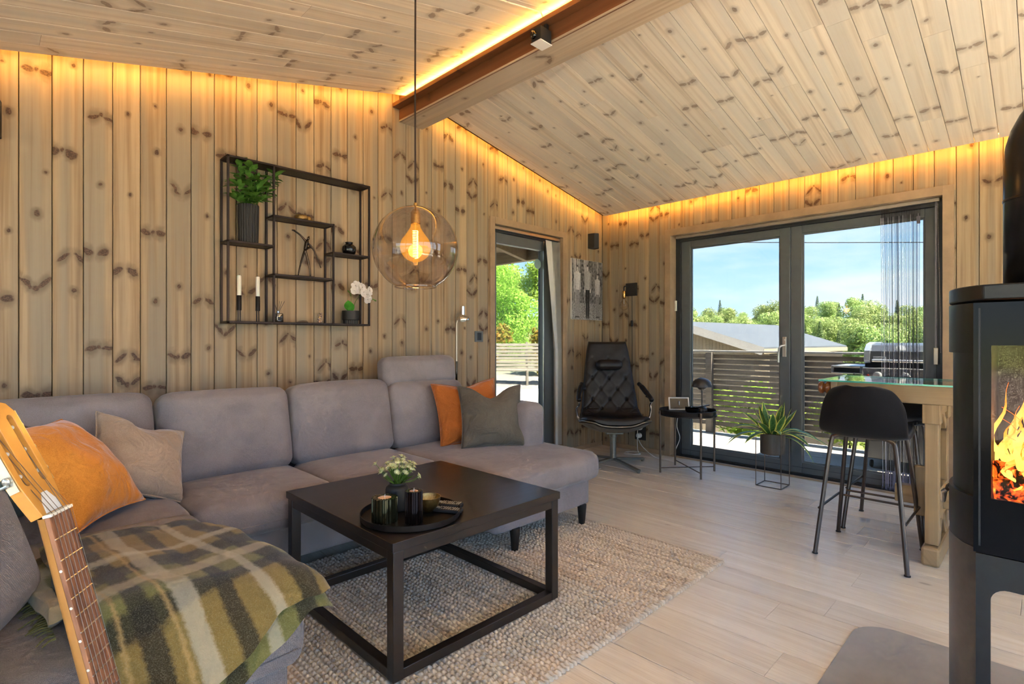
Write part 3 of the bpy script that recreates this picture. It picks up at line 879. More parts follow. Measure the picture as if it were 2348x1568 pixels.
for k in range(5):
    rnd = random.Random(40+k); H_ = rnd.uniform(6.5, 9.0)
    bl = [((0, 0, H_*.6), H_*.26, (1, 1, 1.25))]
    for j in range(9):
        a = rnd.random()*6.28; q = rnd.uniform(.10, .24)*H_
        bl.append(((cos(a)*q, sin(a)*q, H_*rnd.uniform(.32, .86)), H_*rnd.uniform(.12, .2), (1, 1, 1)))
    TREES.append((leaf_mesh('crown', bl, 4200, H_*.021, 'leaf_forest', k), 'leaf_forest', H_, 'deciduous'))
for k in range(2):
    rnd = random.Random(90+k); H_ = 7.6; m = MB(); vs = []; fs = []
    for j in range(2000):
        t = rnd.random()**.8; z = H_*(.1+.9*t); R = (1-t)*H_*.21+.1; a = rnd.random()*6.28; rr = R*(.45+.55*rnd.random())
        p = Vector((cos(a)*rr, sin(a)*rr, z - rr*.35)); d = Vector((cos(a), sin(a), -.45)).normalized(); b = Vector((-sin(a), cos(a), 0))
        s = .22*(1-t*.6); i = len(vs); vs += [p-d*s, p+b*s*.45, p+d*s, p-b*s*.45]; fs.append((i, i+1, i+2, i+3))
    m.add(vs, fs); TREES.append((m, 'leaf_conifer', H_, 'conifer'))
TO = []
for m, mt, H_, kd in TREES:
    c = m.build('crown', mt, smooth=0); me = c.data; bpy.data.objects.remove(c)
    t = MB().cyl((0, 0, -.4), (0, 0, H_*.55), H_*.018, H_*.008, 7).build('trunk', 'bark'); tm = t.data; bpy.data.objects.remove(t)
    TO.append((me, tm, kd))
rnd = random.Random(5)
pts = []
for d, cnt in ((42, 18), (47, 22), (52, 26), (58, 30), (65, 34), (72, 38), (80, 42), (89, 46), (99, 50)):
    for j in range(cnt):
        a = radians(-4 + 42*(j + rnd.uniform(.1, .9))/cnt); dd = d*rnd.uniform(.93, 1.07)
        p = (dd*cos(a), dd*sin(a), dd)
        if all((p[0]-q[0])**2+(p[1]-q[1])**2 > 4 for q in pts): pts.append(p)
for x, y, d in pts:
    k = rnd.randrange(5) if rnd.random() < .72 else 5+rnd.randrange(2)
    me, tm, kd = TO[k]
    root = thing('forest_tree', 'green broadleaf tree in the forest on the far hillside' if kd == 'deciduous' else 'dark pointed conifer in the forest on the far hillside', 'tree', (x, y, tz(x, y)-.2), rnd.random()*6.28,
                 'broadleaf trees of the far forest' if kd == 'deciduous' else 'conifers of the far forest')
    s = rnd.uniform(.46, .78)*(.8 if d < 50 else 1.0); root.scale = (s, s, s*rnd.uniform(.9, 1.1))
    for nm, dt in (('crown', me), ('trunk', tm)):
        o = bpy.data.objects.new(nm, dt); COL.objects.link(o); o.parent = root
def near_tree(x, y, hgt, wid, lbl, seed, mat='leaf_bright', n=15000, size=.05, low=.15, name='garden_tree', cat='tree'):
    rnd = random.Random(seed); z0 = tz(x, y)
    root = thing(name, lbl, cat, (x, y, z0))
    bl = []
    for j in range(16):
        a = rnd.random()*6.28; q = wid*.5*sqrt(rnd.random())*.8
        bl.append(((cos(a)*q, sin(a)*q, hgt*rnd.uniform(low+.1, .88)), wid*rnd.uniform(.13, .24), (1, 1, .9)))
    leaf_mesh('crown', bl, n, size, mat, seed).build('crown', mat, root, smooth=0)
    t = MB()
    t.tube([(0, 0, -.1), (.05, 0, hgt*.3), (0, .05, hgt*.75)], [hgt*.022, hgt*.016, hgt*.005], 8)
    for j in range(5):
        a = rnd.random()*6.28; t.tube([(0.03, .02, hgt*(.25+.08*j)), (cos(a)*wid*.22, sin(a)*wid*.22, hgt*(.5+.08*j))], [hgt*.010, hgt*.004], 6)
    t.build('trunk', 'bark', root)
near_tree(10.9, 12.4, 3.2, 3.6, 'bright yellow-green leafy tree behind the garden bench', 1, n=26000, size=.048, low=.05)
near_tree(15.0, 12.9, 4.6, 2.4, 'taller feathery tree at the right edge of the terrace door view', 2, n=14000)
near_tree(10.2, 16.3, 3.6, 4.0, 'broad pale-green tree farther back in the terrace door view', 3, n=20000, size=.055)
near_tree(15.5, 17.5, 3.9, 4.0, 'distant round-crowned tree between the garden trees', 4, n=14000, size=.065)
for i, (x, y, lb) in enumerate(((9.2, 10.3, 'yellow-tinged shrub left of centre behind the garden bench'), (10.75, 9.35, 'orange-tinged shrub behind the middle of the garden bench'), (12.2, 8.3, 'reddish shrub behind the right end of the garden bench'))):
    near_tree(x, y, 1.25, 1.5, lb, 20+i, 'leaf_autumn', 2600, .06, .05, 'shrub', 'shrub')
for i, (x, y, lb) in enumerate(((7.5, 2.9, 'low green bush peeping through the railing slats at the left'), (7.5, 1.7, 'low green bush peeping through the railing slats at the middle'), (7.6, .6, 'low green bush behind the railing next to the barbecue'))):
    near_tree(x, y, .75, .95, lb, 30+i, 'leaf_bright', 1500, .05, .05, 'bush', 'bush')

# slatted garden bench on the bright ground outside the terrace door
bn = thing('garden_bench', 'weathered slatted wooden garden bench seen through the terrace door', 'bench', (8.72, 8.62, tz(8.72, 8.62)), radians(-45))
for k in range(8):
    o = MB().box(-.95, .95, -.012, .012, 0, .062).build('back_slat', 'bench_wood', bn, smooth=0, bevel=.004, bseg=1); o.location = (0, -.02+.022*k, .36+k*.078); o.rotation_euler = (radians(-14), 0, 0)
for k in range(5):
    MB().box(-.95, .95, -.10-.085*k, -.03-.085*k, .36, .385).build('seat_slat', 'bench_wood', bn, smooth=0, bevel=.004, bseg=1)
for x in (-.55, .25, .93):
    m = MB(); m.bar((x, .0, .0), (x, .17, 1.0), .055, .05, (1, 0, 0)); m.bar((x, -.46, 0), (x, -.46, .37), .055, .05, (1, 0, 0)); m.bar((x, -.48, .36), (x, .06, .36), .05, .05)
    m.build('bench_leg', 'bench_wood', bn, smooth=0, bevel=.004, bseg=1)
m = MB(); m.bar((.96, -.50, .66), (.96, .12, .66), .07, .035); m.bar((.96, -.46, .36), (.96, -.46, .65), .05, .05, (1, 0, 0)); m.bar((1.02, .10, .30), (.96, .26, 1.04), .10, .05, (1, 0, 0))
m.build('armrest', 'bench_wood', bn, smooth=0, bevel=.006)
rk = thing('rock_slab', 'pale rocky outcrop on the ground in front of the garden bench', 'rock', (6.9, 7.0, tz(6.9, 7.0)))
MB().grid(24, 24, lambda u, v: ((u-.5)*3.2, (v-.5)*3.2, .12*max(0, 1-((u-.5)**2+(v-.5)**2)*4)+.06*noise.noise(Vector((u*7, v*7, 1)))-.05)).build('rock_surface', 'rock', rk, smooth=40)
# ------------------------------------------------------------------ corner sofa
def rotx(a): return Matrix.Rotation(radians(a), 3, 'X')
def roty(a): return Matrix.Rotation(radians(a), 3, 'Y')
def rotz(a): return Matrix.Rotation(radians(a), 3, 'Z')
sofa = thing('corner_sofa', 'large grey-mauve upholstered corner sofa with two chaise ends', 'sofa', (1.2, 2.6, 0))
def soft(name, mat, lo, hi, r=.04, bulge=(0,0,0), n=12, rot=None, wob=.004, seed=0, parent=None):
    c = [(a+b)/2 for a, b in zip(lo, hi)]; sz = [b-a for a, b in zip(lo, hi)]
    m = MB().softbox(c, sz, r, bulge, n, rot, wob, seed)
    return m.build(name, mat, parent or sofa, w=True, smooth=180)
F = 'sofa_fabric'
soft('base', F, (.50, 2.43, .115), (1.86, 3.22, .30), .02, wob=0, n=8)
soft('base', F, (1.85, 1.975, .115), (2.645, 3.22, .285), .025, wob=0, n=8)
soft('base', 'sofa_weave', (-.10, 1.395, .05), (.575, 3.22, .29), .025, wob=0, n=8)
soft('back_frame', F, (-.22, 3.05, .25), (2.62, 3.24, .72), .05, wob=0, n=8)
soft('back_frame', 'sofa_weave', (-.36, 1.30, .05), (-.14, 3.24, .70), .05, wob=0, n=8)
for i, (a, b_) in enumerate(((.603, 1.212), (1.216, 1.835))):
    soft('seat_cushion', F, (a, 2.372, .275), (b_, 2.98, .445), .055, (.004, .012, .016), seed=i)
soft('seat_cushion', F, (1.838, 1.925, .265), (2.705, 2.98, .435), .06, (.006, .012, .02), n=14, seed=5)
soft('seat_cushion', F, (-.12, 2.395, .28), (.600, 2.98, .445), .05, (.004, .01, .016), seed=6)
soft('seat_cushion', 'sofa_weave', (-.12, 1.352, .265), (.610, 2.398, .447), .06, (.006, .014, .018), n=14, seed=7)
def back_cushion(x0, x1, z0, z1, yc, tilt, t=.19, seed=0, name='back_cushion', bul=(.004, .022, .010), r=.06):
    w_, h_ = x1-x0, z1-z0
    m = MB().softbox(((x0+x1)/2, yc, (z0+z1)/2), (w_, t, h_), r, bul, 12, rotx(tilt), .005, seed)
    return m.build(name, F, sofa, w=True, smooth=180)
back_cushion(-.16, .575, .42, .868, 3.00, -9, seed=1)
back_cushion(.588, 1.205, .42, .858, 2.985, -11, seed=2)
back_cushion(1.212, 1.838, .42, .865, 2.985, -11, seed=3)
back_cushion(1.845, 2.440, .42, .835, 2.985, -11, seed=4)
hr = back_cushion(1.838, 2.425, .805, 1.005, 3.055, -7, .135, 8, 'headrest', (.004, .014, .006), .05)
m = MB().softbox((-.125, 1.555, .605), (.20, .70, .33), .06, (.02, .004, .01), 12, rotz(-21) @ roty(-17), .005, 9)
lb = m.build('back_cushion', 'sofa_weave', sofa, w=True, smooth=180)
soft('armrest', F, (2.425, 2.315, .27), (2.632, 3.23, .712), .055, (.004, .006, .004), seed=11)
for (x, y) in ((2.0, 1.985), (2.575, 1.985), (.75, 2.50), (1.55, 2.50), (2.575, 3.1), (.5, 1.46)):
    MB().lathe([(.016, 0), (.018, .004), (.028, .118), (.028, .125)], (x, y, .001), 16).build('leg', 'sofa_leg', sofa, w=True)
# stitched seams
def seam(pts, r=.0022, mat=F): MB().tube(pts, r, 5).build('seam', mat, sofa, w=True)
seam([(1.86, 1.924, .335), (2.30, 1.916, .333), (2.68, 1.924, .335)])
seam([(.62, 2.366, .335), (.9, 2.357, .333), (1.2, 2.366, .335)]); seam([(1.23, 2.366, .335), (1.5, 2.357, .333), (1.82, 2.366, .335)])
seam([(-.05, 1.345, .33), (.3, 1.336, .33), (.58, 1.348, .33)], mat='sofa_weave')

# ------------------------------------------------------------------ pillows
def pillow(name, lbl, mat, c, u, v, w_, h_, T, chop=0, seed=0, n=26, sag=.0):
    u = Vector(u).normalized(); v = Vector(v); v = (v - u*v.dot(u)).normalized(); nn = u.cross(v)
    root = thing(name, lbl, 'pillow', c)
    def pt(a, b, sgn, inset=1.0):
        x = w_/2*a*(1 - .085*(1-b*b)); y = h_/2*b*(1 - .085*(1-a*a))
        t = T/2*max(0, (1-a**4)*(1-b**4))**.55*(.55+.45*(1-a*a)*(1-b*b)+.25*(1-b)*.3)
        if chop:
            g = exp(-(a/.42)**2); fb = max(0, b)**1.6
            y -= chop*g*fb; t *= 1 + .25*(abs(a) > .3)*fb
        p = Vector((x, y, sgn*t))
        wr = noise.noise(Vector((x*9+seed, y*9, sgn*3+seed)))*.013 + noise.noise(Vector((x*4+y*16+seed, y*5, sgn)))*.013
        p.z += wr*min(1, (1-a*a)*4)*min(1, (1-b*b)*4)*sgn
        p.y -= sag*(1-b*b)*abs(t)
        return u*p.x + v*p.y + nn*p.z
    m = MB()
    def sp(t): t = 2*t-1; return math.copysign(abs(t)**.75, t)
    for sgn in (1, -1):
        m.grid(n, n, lambda a, b: pt(sp(a)*sgn, sp(b), sgn))
    m.merge = True
    m.build('cover', mat, root, smooth=180)
    e = []
    for k in range(4*18):
        s_, t_ = divmod(k, 18); q = sp(t_/18)
        a, b = [(q, -1), (1, q), (-q, 1), (-1, -q)][s_]
        e.append(pt(a, b, 0))
    MB().tube(e, .0035, 6, closed=True).build('piping', mat, root)
    return root
pillow('throw_pillow', 'big orange velvet pillow leaning in the left sofa corner', 'pillow_orange', (.225, 2.50, .645), (-.25, .20, .338), (-.223, -.30, .0), .45, .40, .21, .0, 3)
pillow('throw_pillow', 'beige velvet pillow beside the big orange pillow', 'pillow_beige', (.480, 2.725, .618), (.33, .06, -.13), (.0, .26, .33), .37, .37, .17, .03, 8)
pillow('throw_pillow', 'dark taupe pillow whose corner shows behind the big orange pillow', 'pillow_grey', (.10, 2.83, .630), (.7, -.2, -.35), (.35, .4, .7), .34, .34, .12, 0, 12)
pillow('throw_pillow', 'pale mint pillow mostly hidden behind the guitar head', 'pillow_mint', (.03, 2.70, .60), (.6, .5, -.1), (.1, .3, .9), .26, .30, .12, 0, 17)
pillow('throw_pillow', 'shade-darkened orange pillow standing behind the dark grey pillow', 'pillow_orange_shaded', (2.285, 2.70, .645), (.80, -.28, .05), (.10, .30, .9), .45, .42, .16, .03, 23)
pillow('throw_pillow', 'dark grey linen pillow with a notched top on the right chaise', 'pillow_grey', (2.315, 2.505, .632), (.36, -.21, 0), (.06, .17, .42), .42, .41, .18, .075, 31)

# ------------------------------------------------------------------ plaid blanket
def plaid():
    b = NB('plaid_wool'); uvn = b.n('ShaderNodeUVMap', uv_map='UVMap'); u, v, _ = b.sep(uvn.outputs[0])
    o = b.obj()
    jit = b.math('MULTIPLY', b.math('SUBTRACT', b.noise(o, 90, 3, .7), .5), .035)
    u = b.math('ADD', u, jit); v = b.math('ADD', v, jit)
    def band(x, c, w, s=.012):
        return b.smooth(b.math('ABSOLUTE', b.math('SUBTRACT', x, c)), w+s, w-s)
    def bands(x, lst):
        r = None
        for c, w in lst:
            q = band(x, c, w); r = q if r is None else b.math('MAXIMUM', r, q)
        return r
    base = b.mix(b.noise(o, 14, 4, .7), (.115, .112, .030), (.175, .165, .055))
    ol = bands(u, [(.30, .16), (.92, .10)]); base = b.mix(b.math('MULTIPLY', ol, .55), base, (.24, .135, .035))
    for x, lst, col, k in ((u, [(.10, .045), (.50, .05), (.80, .035)], (.018, .014, .009), .85),
                           (v, [(.16, .045), (.52, .04), (.86, .05)], (.018, .014, .009), .85),
                           (u, [(.38, .02), (.64, .045)], (.46, .41, .31), .55),
                           (v, [(.34, .05), (.70, .03)], (.46, .42, .33), .55),
                           (v, [(.06, .008), (.26, .008)], (.45, .30, .12), .6)):
        base = b.mix(b.math('MULTIPLY', bands(x, lst), k), base, col)
    fz = b.noise(o, 420, 3, .7)
    base = b.mix(b.math('MULTIPLY', b.smooth(fz, .45, .75), .22), base, (.44, .41, .30))
    x, y, z = b.sep(o)
    tw = b.math('SINE', b.math('MULTIPLY', b.math('ADD', x, y), 2400))
    b.pbr(base, 1.0, 0, b.bump(b.math('ADD', fz, b.math('MULTIPLY', tw, .05)), .5, .002), Sheen_Weight=.25, Sheen_Roughness=.5, Specular_IOR_Level=.05)
plaid()
bl = thing('plaid_blanket', 'folded green, brown and cream plaid wool blanket on the left chaise', 'blanket', (.40, 1.65, .45))
def seat_z(x, y):
    # top of the chaise cushion, falling off past its front and right edges
    ex = max(0, x-.565); ey = max(0, 1.40-y)
    d = sqrt(ex*ex+ey*ey)
    return .466 - (2.2*d*d + .35*d)
def layer(P, h0, th, uv0, seed, nu=44, nv=34, name='fold'):
    P = [Vector((*p, 0)) for p in P]; m = MB(); uv = []
    def q(a, b):
        p = (P[0]*(1-a)+P[1]*a)*(1-b) + (P[3]*(1-a)+P[2]*a)*b
        p.x += .012*noise.noise(Vector((a*5, b*5, seed))); p.y += .012*noise.noise(Vector((a*5, b*5, seed+9)))
        return p
    for sgn in (1, -1):
        def f(a, b):
            p = q(a, b)
            ed = min(1, 10*min(a, 1-a, b, 1-b)); prof = sqrt(max(0, 1-(1-ed)**2))
            wv = .020*noise.noise(Vector((p.x*6, p.y*6, seed*2.0))) + .008*noise.noise(Vector((p.x*17, p.y*13, seed)))
            z = seat_z(p.x, p.y) + h0 + th*.5 + wv + sgn*th*.5*prof
            uv.append((uv0[0] + uv0[2]*b, uv0[1] + uv0[3]*a)); return (p.x, p.y, z)
        m.grid(nu, nv, f)
    n0 = (nu+1)*(nv+1)
    m.f = m.f[:nu*nv] + [t[::-1] for t in m.f[nu*nv:]]
    return m.build(name, 'plaid_wool', bl, w=True, smooth=180, uvs=uv)
layer([(.115, 2.00), (.490, 1.96), (.650, 1.325), (.190, 1.165)], .044, .044, (0, 0, 1.0, 1.0), 2.0)
layer([(.100, 2.03), (.480, 1.985), (.655, 1.318), (.165, 1.150)], .004, .044, (.2, .1, 1.0, .9), 5.0)
layer([(.060, 1.99), (.140, 2.05), (.185, 1.62), (.105, 1.56)], .006, .040, (.45, .3, .5, .2), 8.0, 14, 20, 'roll')
fr = MB(); rnd = random.Random(3)
for k in range(30):
    t = k/29; x, y = .085+.03*t, 1.93-.42*t
    a = Vector((x, y, .475)); d = Vector((-.035+rnd.uniform(-.015, .015), rnd.uniform(-.02, .02), -.012))
    fr.tube([a, a+d*.5+Vector((0, 0, .004)), a+d], [.0025, .0022, .0012], 5)
o = fr.build('fringe', 'plaid_wool', bl, w=True); o['kind'] = 'stuff'

# ------------------------------------------------------------------ rug
def rug_mat():
    b = NB('rug_wool'); o = b.obj(); x, y, z = b.sep(o)
    s = b.noise(b.comb(b.math('MULTIPLY', x, 46), b.math('MULTIPLY', y, 2.2), 0), 1, 4, .6)
    f = b.noise(o, 70, 4, .7)
    c = b.mix(b.smooth(s, .35, .7), (.74, .64, .52), (.50, .40, .30))
    c = b.mix(b.math('MULTIPLY', b.smooth(f, .45, .7), .3), c, (.80, .72, .60))
    b.pbr(c, .95, 0, b.bump(b.noise(o, 500, 3, .7), .4, .002), Sheen_Weight=.15, Specular_IOR_Level=.1)
rug_mat()
def make_rug():
    rx0, rx1, ry0, ry1 = .36, 2.655, 1.150, 2.60
    pit = .0208; rows = int((rx1-rx0)/pit); per = 8; ny = 300
    rng = random.Random(11); off = [rng.random()*6.28 for _ in range(rows+1)]; fr_ = [rng.uniform(.85, 1.15) for _ in range(rows+1)]
    nu = rows*per
    def h(i, y):
        r = min(rows-1, i//per); a = (i % per)/per
        ridge = max(0., sin(pi*a))**.6
        bp = .5+.5*sin(y*2*pi/.024*fr_[r]+off[r]); bp2 = noise.noise(Vector((r*.7, y*22, 0)))
        return .004 + ridge*(.0060+.0055*bp+.004*bp2)
    vs = []
    for j in range(ny+1):
        t = j/ny; y = ry0 + (ry1-ry0)*t
        for i in range(nu+1):
            x = rx0 + i*pit/per; r = min(rows-1, i//per); a = (i % per)/per
            yy = y
            if j == 0: yy = ry0 - .010*max(0, sin(pi*a))**.7 - .004*noise.noise(Vector((r*3.1, 0, 0)))
            zz = h(i, y) if j not in (0, ny) else .0015
            if j == 1: yy = ry0 - .010*max(0, sin(pi*a))**.7 + .002; zz = .006+.007*max(0, sin(pi*a))
            vs.append((x, yy, zz))
    m = MB(); m.add(vs, [(j*(nu+1)+i, j*(nu+1)+i+1, (j+1)*(nu+1)+i+1, (j+1)*(nu+1)+i) for j in range(ny) for i in range(nu)])
    m.box(rx0+.002, rx1-.002, ry0+.002, ry1-.002, .0008, .0035)
    root = thing('wool_rug', 'cream and beige woven wool rug with knobbly rows under the coffee table', 'rug', (1.5, 1.87, 0))
    m.build('weave', 'rug_wool', root, w=True, smooth=180)
    MB().tube([(rx1, ry0, .008), (rx1+.004, 1.9, .008), (rx1, ry1, .008)], .008, 8).build('bound_edge', 'rug_wool', root, w=True)
make_rug()

# ------------------------------------------------------------------ coffee table
TX0, TX1, TY0, TY1, TZ = .929, 1.757, 1.470, 2.308, .470
ct = thing('coffee_table', 'square black-brown wooden coffee table with an open frame base', 'table', (1.343, 1.889, .012))
MB().box(TX0, TX1, TY0, TY1, TZ-.030, TZ).build('table_top', 'dark_oak', ct, w=True, smooth=0, bevel=.002)
i_ = .006; W_ = .040; zb = .0165
for x in (TX0+i_, TX1-i_-W_):
    for y in (TY0+i_, TY1-i_-W_):
        MB().box(x, x+W_, y, y+W_, zb, TZ-.032).build('leg', 'dark_oak', ct, w=True, smooth=0, bevel=.003)
for z0, z1, nm in ((TZ-.064, TZ-.032, 'apron_rail'), (zb, zb+.034, 'floor_rail')):
    for y in (TY0+i_, TY1-i_-W_): MB().box(TX0+i_+W_, TX1-i_-W_, y+.002, y+W_-.002, z0, z1).build(nm, 'dark_oak', ct, w=True, smooth=0, bevel=.002)
    for x in (TX0+i_, TX1-i_-W_): MB().box(x+.002, x+W_-.002, TY0+i_+W_, TY1-i_-W_, z0, z1).build(nm, 'dark_oak', ct, w=True, smooth=0, bevel=.002)

# things on the coffee table
tr = MB().lathe([(0, 0), (.176, 0), (.180, .004), (.182, .024), (.1795, .024), (.177, .006), (.172, .0045), (0, .0045)], (1.123, 1.655, TZ+.001), 64).build('round_tray', 'black_metal')
tag(tr, 'round black metal tray on the coffee table', 'tray')
ZT_ = TZ + .0065
va = thing('flower_vase', 'small matt black vase with pale green-white flowers on the tray', 'vase', (1.118, 1.738, ZT_))
MB().lathe([(0, 0), (.036, 0), (.042, .004), (.044, .012), (.044, .078), (.041, .088), (.033, .095), (.029, .097), (.029, .104), (.026, .104), (.026, .09), (0, .085)], (0, 0, 0), 40).build('vase_body', 'ceramic_dark', va)
rnd = random.Random(4); st = MB(); fl_ = []
heads = []
for k in range(58):
    a = rnd.random()*6.28; q = sqrt(rnd.random())*.062; z = .135 + .060*rnd.random()*(1-(q/.075)**2) + .012*rnd.random()
    heads.append(Vector((cos(a)*q, sin(a)*q, z)))
heads += [Vector((-.062, .052, .175)), Vector((.066, -.04, .118)), Vector((.060, -.055, .128)), Vector((.045, -.045, .175))]
for p in heads: st.tube(bez((p.x*.15, p.y*.15, .09), (p.x*.25, p.y*.25, .115), (p.x*.7, p.y*.7, p.z-.03), p, 5), .0009, 5)
st.build('stems', 'leaf_pot', va)
def flower_head(p, R):
    m = MB(); d = (p - Vector((0, 0, .09))).normalized(); a = d.orthogonal().normalized(); b = d.cross(a)
    for j in range(11):
        t = 2*pi*j/11; r_ = a*cos(t)+b*sin(t); s_ = d.cross(r_)
        i = len(m.v); tip = p + r_*R + d*R*.25; mid = p + r_*R*.55 + d*R*.2
        m.add([p, mid+s_*R*.16, tip, mid-s_*R*.16], [(0, 1, 2, 3)])
    m.ball(p+d*.002, R*.36, (1, 1, 1), 8, 5)
    return m
for p in heads: flower_head(p, rnd.uniform(.012, .016)).build('flower', 'petal_green', va, smooth=0)
lf = MB()
for k in range(16):
    a = rnd.random()*6.28; r_ = Vector((cos(a), sin(a), 0)); s_ = Vector((-sin(a), cos(a), 0)); p = r_*.02+Vector((0, 0, .10)); L_ = rnd.uniform(.025, .05)
    lf.add([p, p+r_*L_*.5+s_*.006+Vector((0, 0, .018)), p+r_*L_+Vector((0, 0, .012+.02*rnd.random())), p+r_*L_*.5-s_*.006+Vector((0, 0, .018))], [(0, 1, 2, 3)])
lf.build('leaves', 'leaf_pot', va, smooth=0)

plain('holder_olive', (.10, .095, .05), .16, .85, .2)
plain('holder_plum', (.020, .013, .011), .14, .6, .2)
def ribbed(name, lbl, c, R, h_, mat, n=18, deep=.17):
    root = thing(name, lbl, 'candle holder', c)
    seg = n*6
    def rb(r, k, nn, z):
        q = (k % 6)/6
        return r*(1-deep) if q >= .5 and r > R*.6 else r
    MB().lathe([(0, 0), (R, 0), (R, h_), (R*.62, h_), (R*.56, h_-.004), (R*.56, h_-.016), (0, h_-.016)], (0, 0, 0), seg, ribs=rb).build('ribbed_body', mat, root, smooth=20)
    t = MB().lathe([(0, h_-.015), (R*.53, h_-.015), (R*.53, h_-.002), (R*.50, h_-.001), (R*.48, h_-.004), (0, h_-.005)], (0, 0, 0), 28).build('tealight', 'tealight', root)
    MB().tube([(0, 0, h_-.006), (.0005, 0, h_+.004), (.0015, 0, h_+.009)], .0011, 6).build('wick', 'wax', t)
    return root
ribbed('candle_holder', 'short ribbed olive metal candle holder at the left of the tray', (1.018, 1.664, ZT_), .046, .084, 'holder_olive')
ribbed('candle_holder', 'tall narrow ribbed black candle holder at the front of the tray', (1.082, 1.576, ZT_), .031, .112, 'holder_plum', 16, .14)
bo = MB().lathe([(0, 0), (.018, 0), (.02, .003), (.036, .022), (.044, .045), (.046, .056), (.0435, .056), (.041, .044), (.033, .024), (.015, .006), (0, .005)], (1.192, 1.640, ZT_), 40).build('brass_bowl', 'gold_dull')
tag(bo, 'small round brass bowl between the candle holder and the remotes', 'bowl')
cs = MB().lathe([(0, 0), (.040, 0), (.042, .003), (.042, .010), (.040, .013), (0, .013)], (1.235, 1.715, ZT_), 32).build('round_coaster', 'copper_pink')
tag(cs, 'round pinkish-brown coaster stack lying behind the brass bowl', 'coaster')
def remote(lbl, c, rz, L_, w_, h_, seed, round_=False):
    r_ = thing('remote_control', lbl, 'remote', c, rz)
    MB().box(-w_/2, w_/2, -L_/2, L_/2, 0, h_).build('case', 'matt_black', r_, smooth=0, bevel=.004 if not round_ else .007, bseg=3)
    rows = 9
    for j in range(rows):
        for i in range(3):
            if (j + seed) % 4 == 3 and i == 1: continue
            x = (i-1)*w_*.28; y = -L_*.42 + j*L_*.068
            MB().box(x-w_*.09, x+w_*.09, y-.0028, y+.0028, h_-.0005, h_+.0014).build('button', 'steel', r_, smooth=0, bevel=.0006)
    MB().lathe([(.010, 0), (.010, .0016), (.0065, .0016), (.0065, .0002), (0, .0002)], (0, L_*.22, h_), 20).build('ring_button', 'steel', r_)
remote('slim square-edged remote control on the tray beside the brass bowl', (1.232, 1.594, ZT_), radians(28), .135, .038, .014, 0)
remote('glossy rounded remote control nearest the right edge of the tray', (1.272, 1.632, ZT_), radians(30), .125, .042, .018, 1, True)
# ------------------------------------------------------------------ wall shelf
SX0, SX1, SY0, SY1, SZ0, SZ1 = .972, 1.862, 3.222, 3.350, 1.214, 2.156
ws = thing('shelf_unit', 'dark metal frame wall shelf with stepped compartments above the sofa', 'shelf', (1.417, 3.35, 1.214))
def sbar(nm, lo, hi): return MB().box(*[q for p in zip(lo, hi) for q in p]).build(nm, 'shelf_metal', ws, w=True, smooth=0, bevel=.0012, bseg=1)
T_ = .012
for x, z0, z1 in ((SX0, SZ0, SZ1), (SX1-T_, SZ0, SZ1), (1.222, SZ0, SZ1), (1.595, SZ0, 1.862)):
    for y in (SY0, SY1-T_): sbar('upright', (x, y, z0), (x+T_, y+T_, z1))
for x0, x1, z in ((SX0, SX1, SZ1-T_), (SX0, SX1, SZ0), (SX0, 1.234, 1.668), (1.222, 1.607, 1.848), (1.222, 1.607, 1.500), (1.595, SX1, 1.672)):
    p = MB().box(x0+.002, x1-.002, SY0+.003, SY1-.002, z+.003, z+.008).build('shelf_plate', 'shelf_metal', ws, w=True, smooth=0)
    for y in (SY0, SY1-T_): MB().box(x0, x1, y, y+T_, z, z+T_).build('edge_bar', 'shelf_metal', p, w=True, smooth=0, bevel=.0012, bseg=1)
    for x in (x0, x1-T_): MB().box(x, x+T_, SY0+T_, SY1-T_, z, z+T_).build('edge_bar', 'shelf_metal', p, w=True, smooth=0)
    k = max(2, int((x1-x0)/.11))
    for i in range(k):
        xx = x0 + (i+.5)*(x1-x0)/k
        MB().lathe([(.0028, 0), (.002, -.0012), (0, -.0016)], (xx, SY1-.035, z+.002), 10).build('rivet', 'chrome', p, w=True)
YS = 3.285
# plant in ribbed pot
pp = thing('potted_plant', 'leafy green plant in a tall ribbed black pot on the wall shelf', 'plant', (1.105, YS, 1.681))
def rb2(r, k, n, z): return r if (k % 4) < 2 else r*.955
MB().lathe([(0, 0), (.050, 0), (.053, .006), (.055, .10), (.057, .222), (.053, .222), (.051, .20), (0, .19)], (0, 0, 0), 96, ribs=rb2).build('pot', 'ceramic_dark', pp, smooth=25)
MB().lathe([(0, .199), (.05, .199)], (0, 0, 0), 24).build('soil', 'pebble', pp)
def leafy(m, p, d, L_, w_, droop=.25, n=5, side=None):
    d = Vector(d).normalized(); s_ = d.cross(Vector((0, 0, 1)))
    if s_.length < .05: s_ = Vector((1, 0, 0))
    s_.normalize(); u = s_.cross(d); i0 = len(m.v); vs = []; fs = []
    for i in range(n+1):
        t = i/n; c = Vector(p) + d*L_*t - Vector((0, 0, 1))*droop*L_*t*t; ww = w_*(sin(pi*min(1, t*.92+.06)))**.9 if 0 < i < n else w_*.05
        vs += [c - s_*ww, c - u*ww*.18, c + s_*ww]
    for i in range(n):
        a = i*3; fs += [(a, a+1, a+4, a+3), (a+1, a+2, a+5, a+4)]
    m.add(vs, fs)
rnd = random.Random(21)
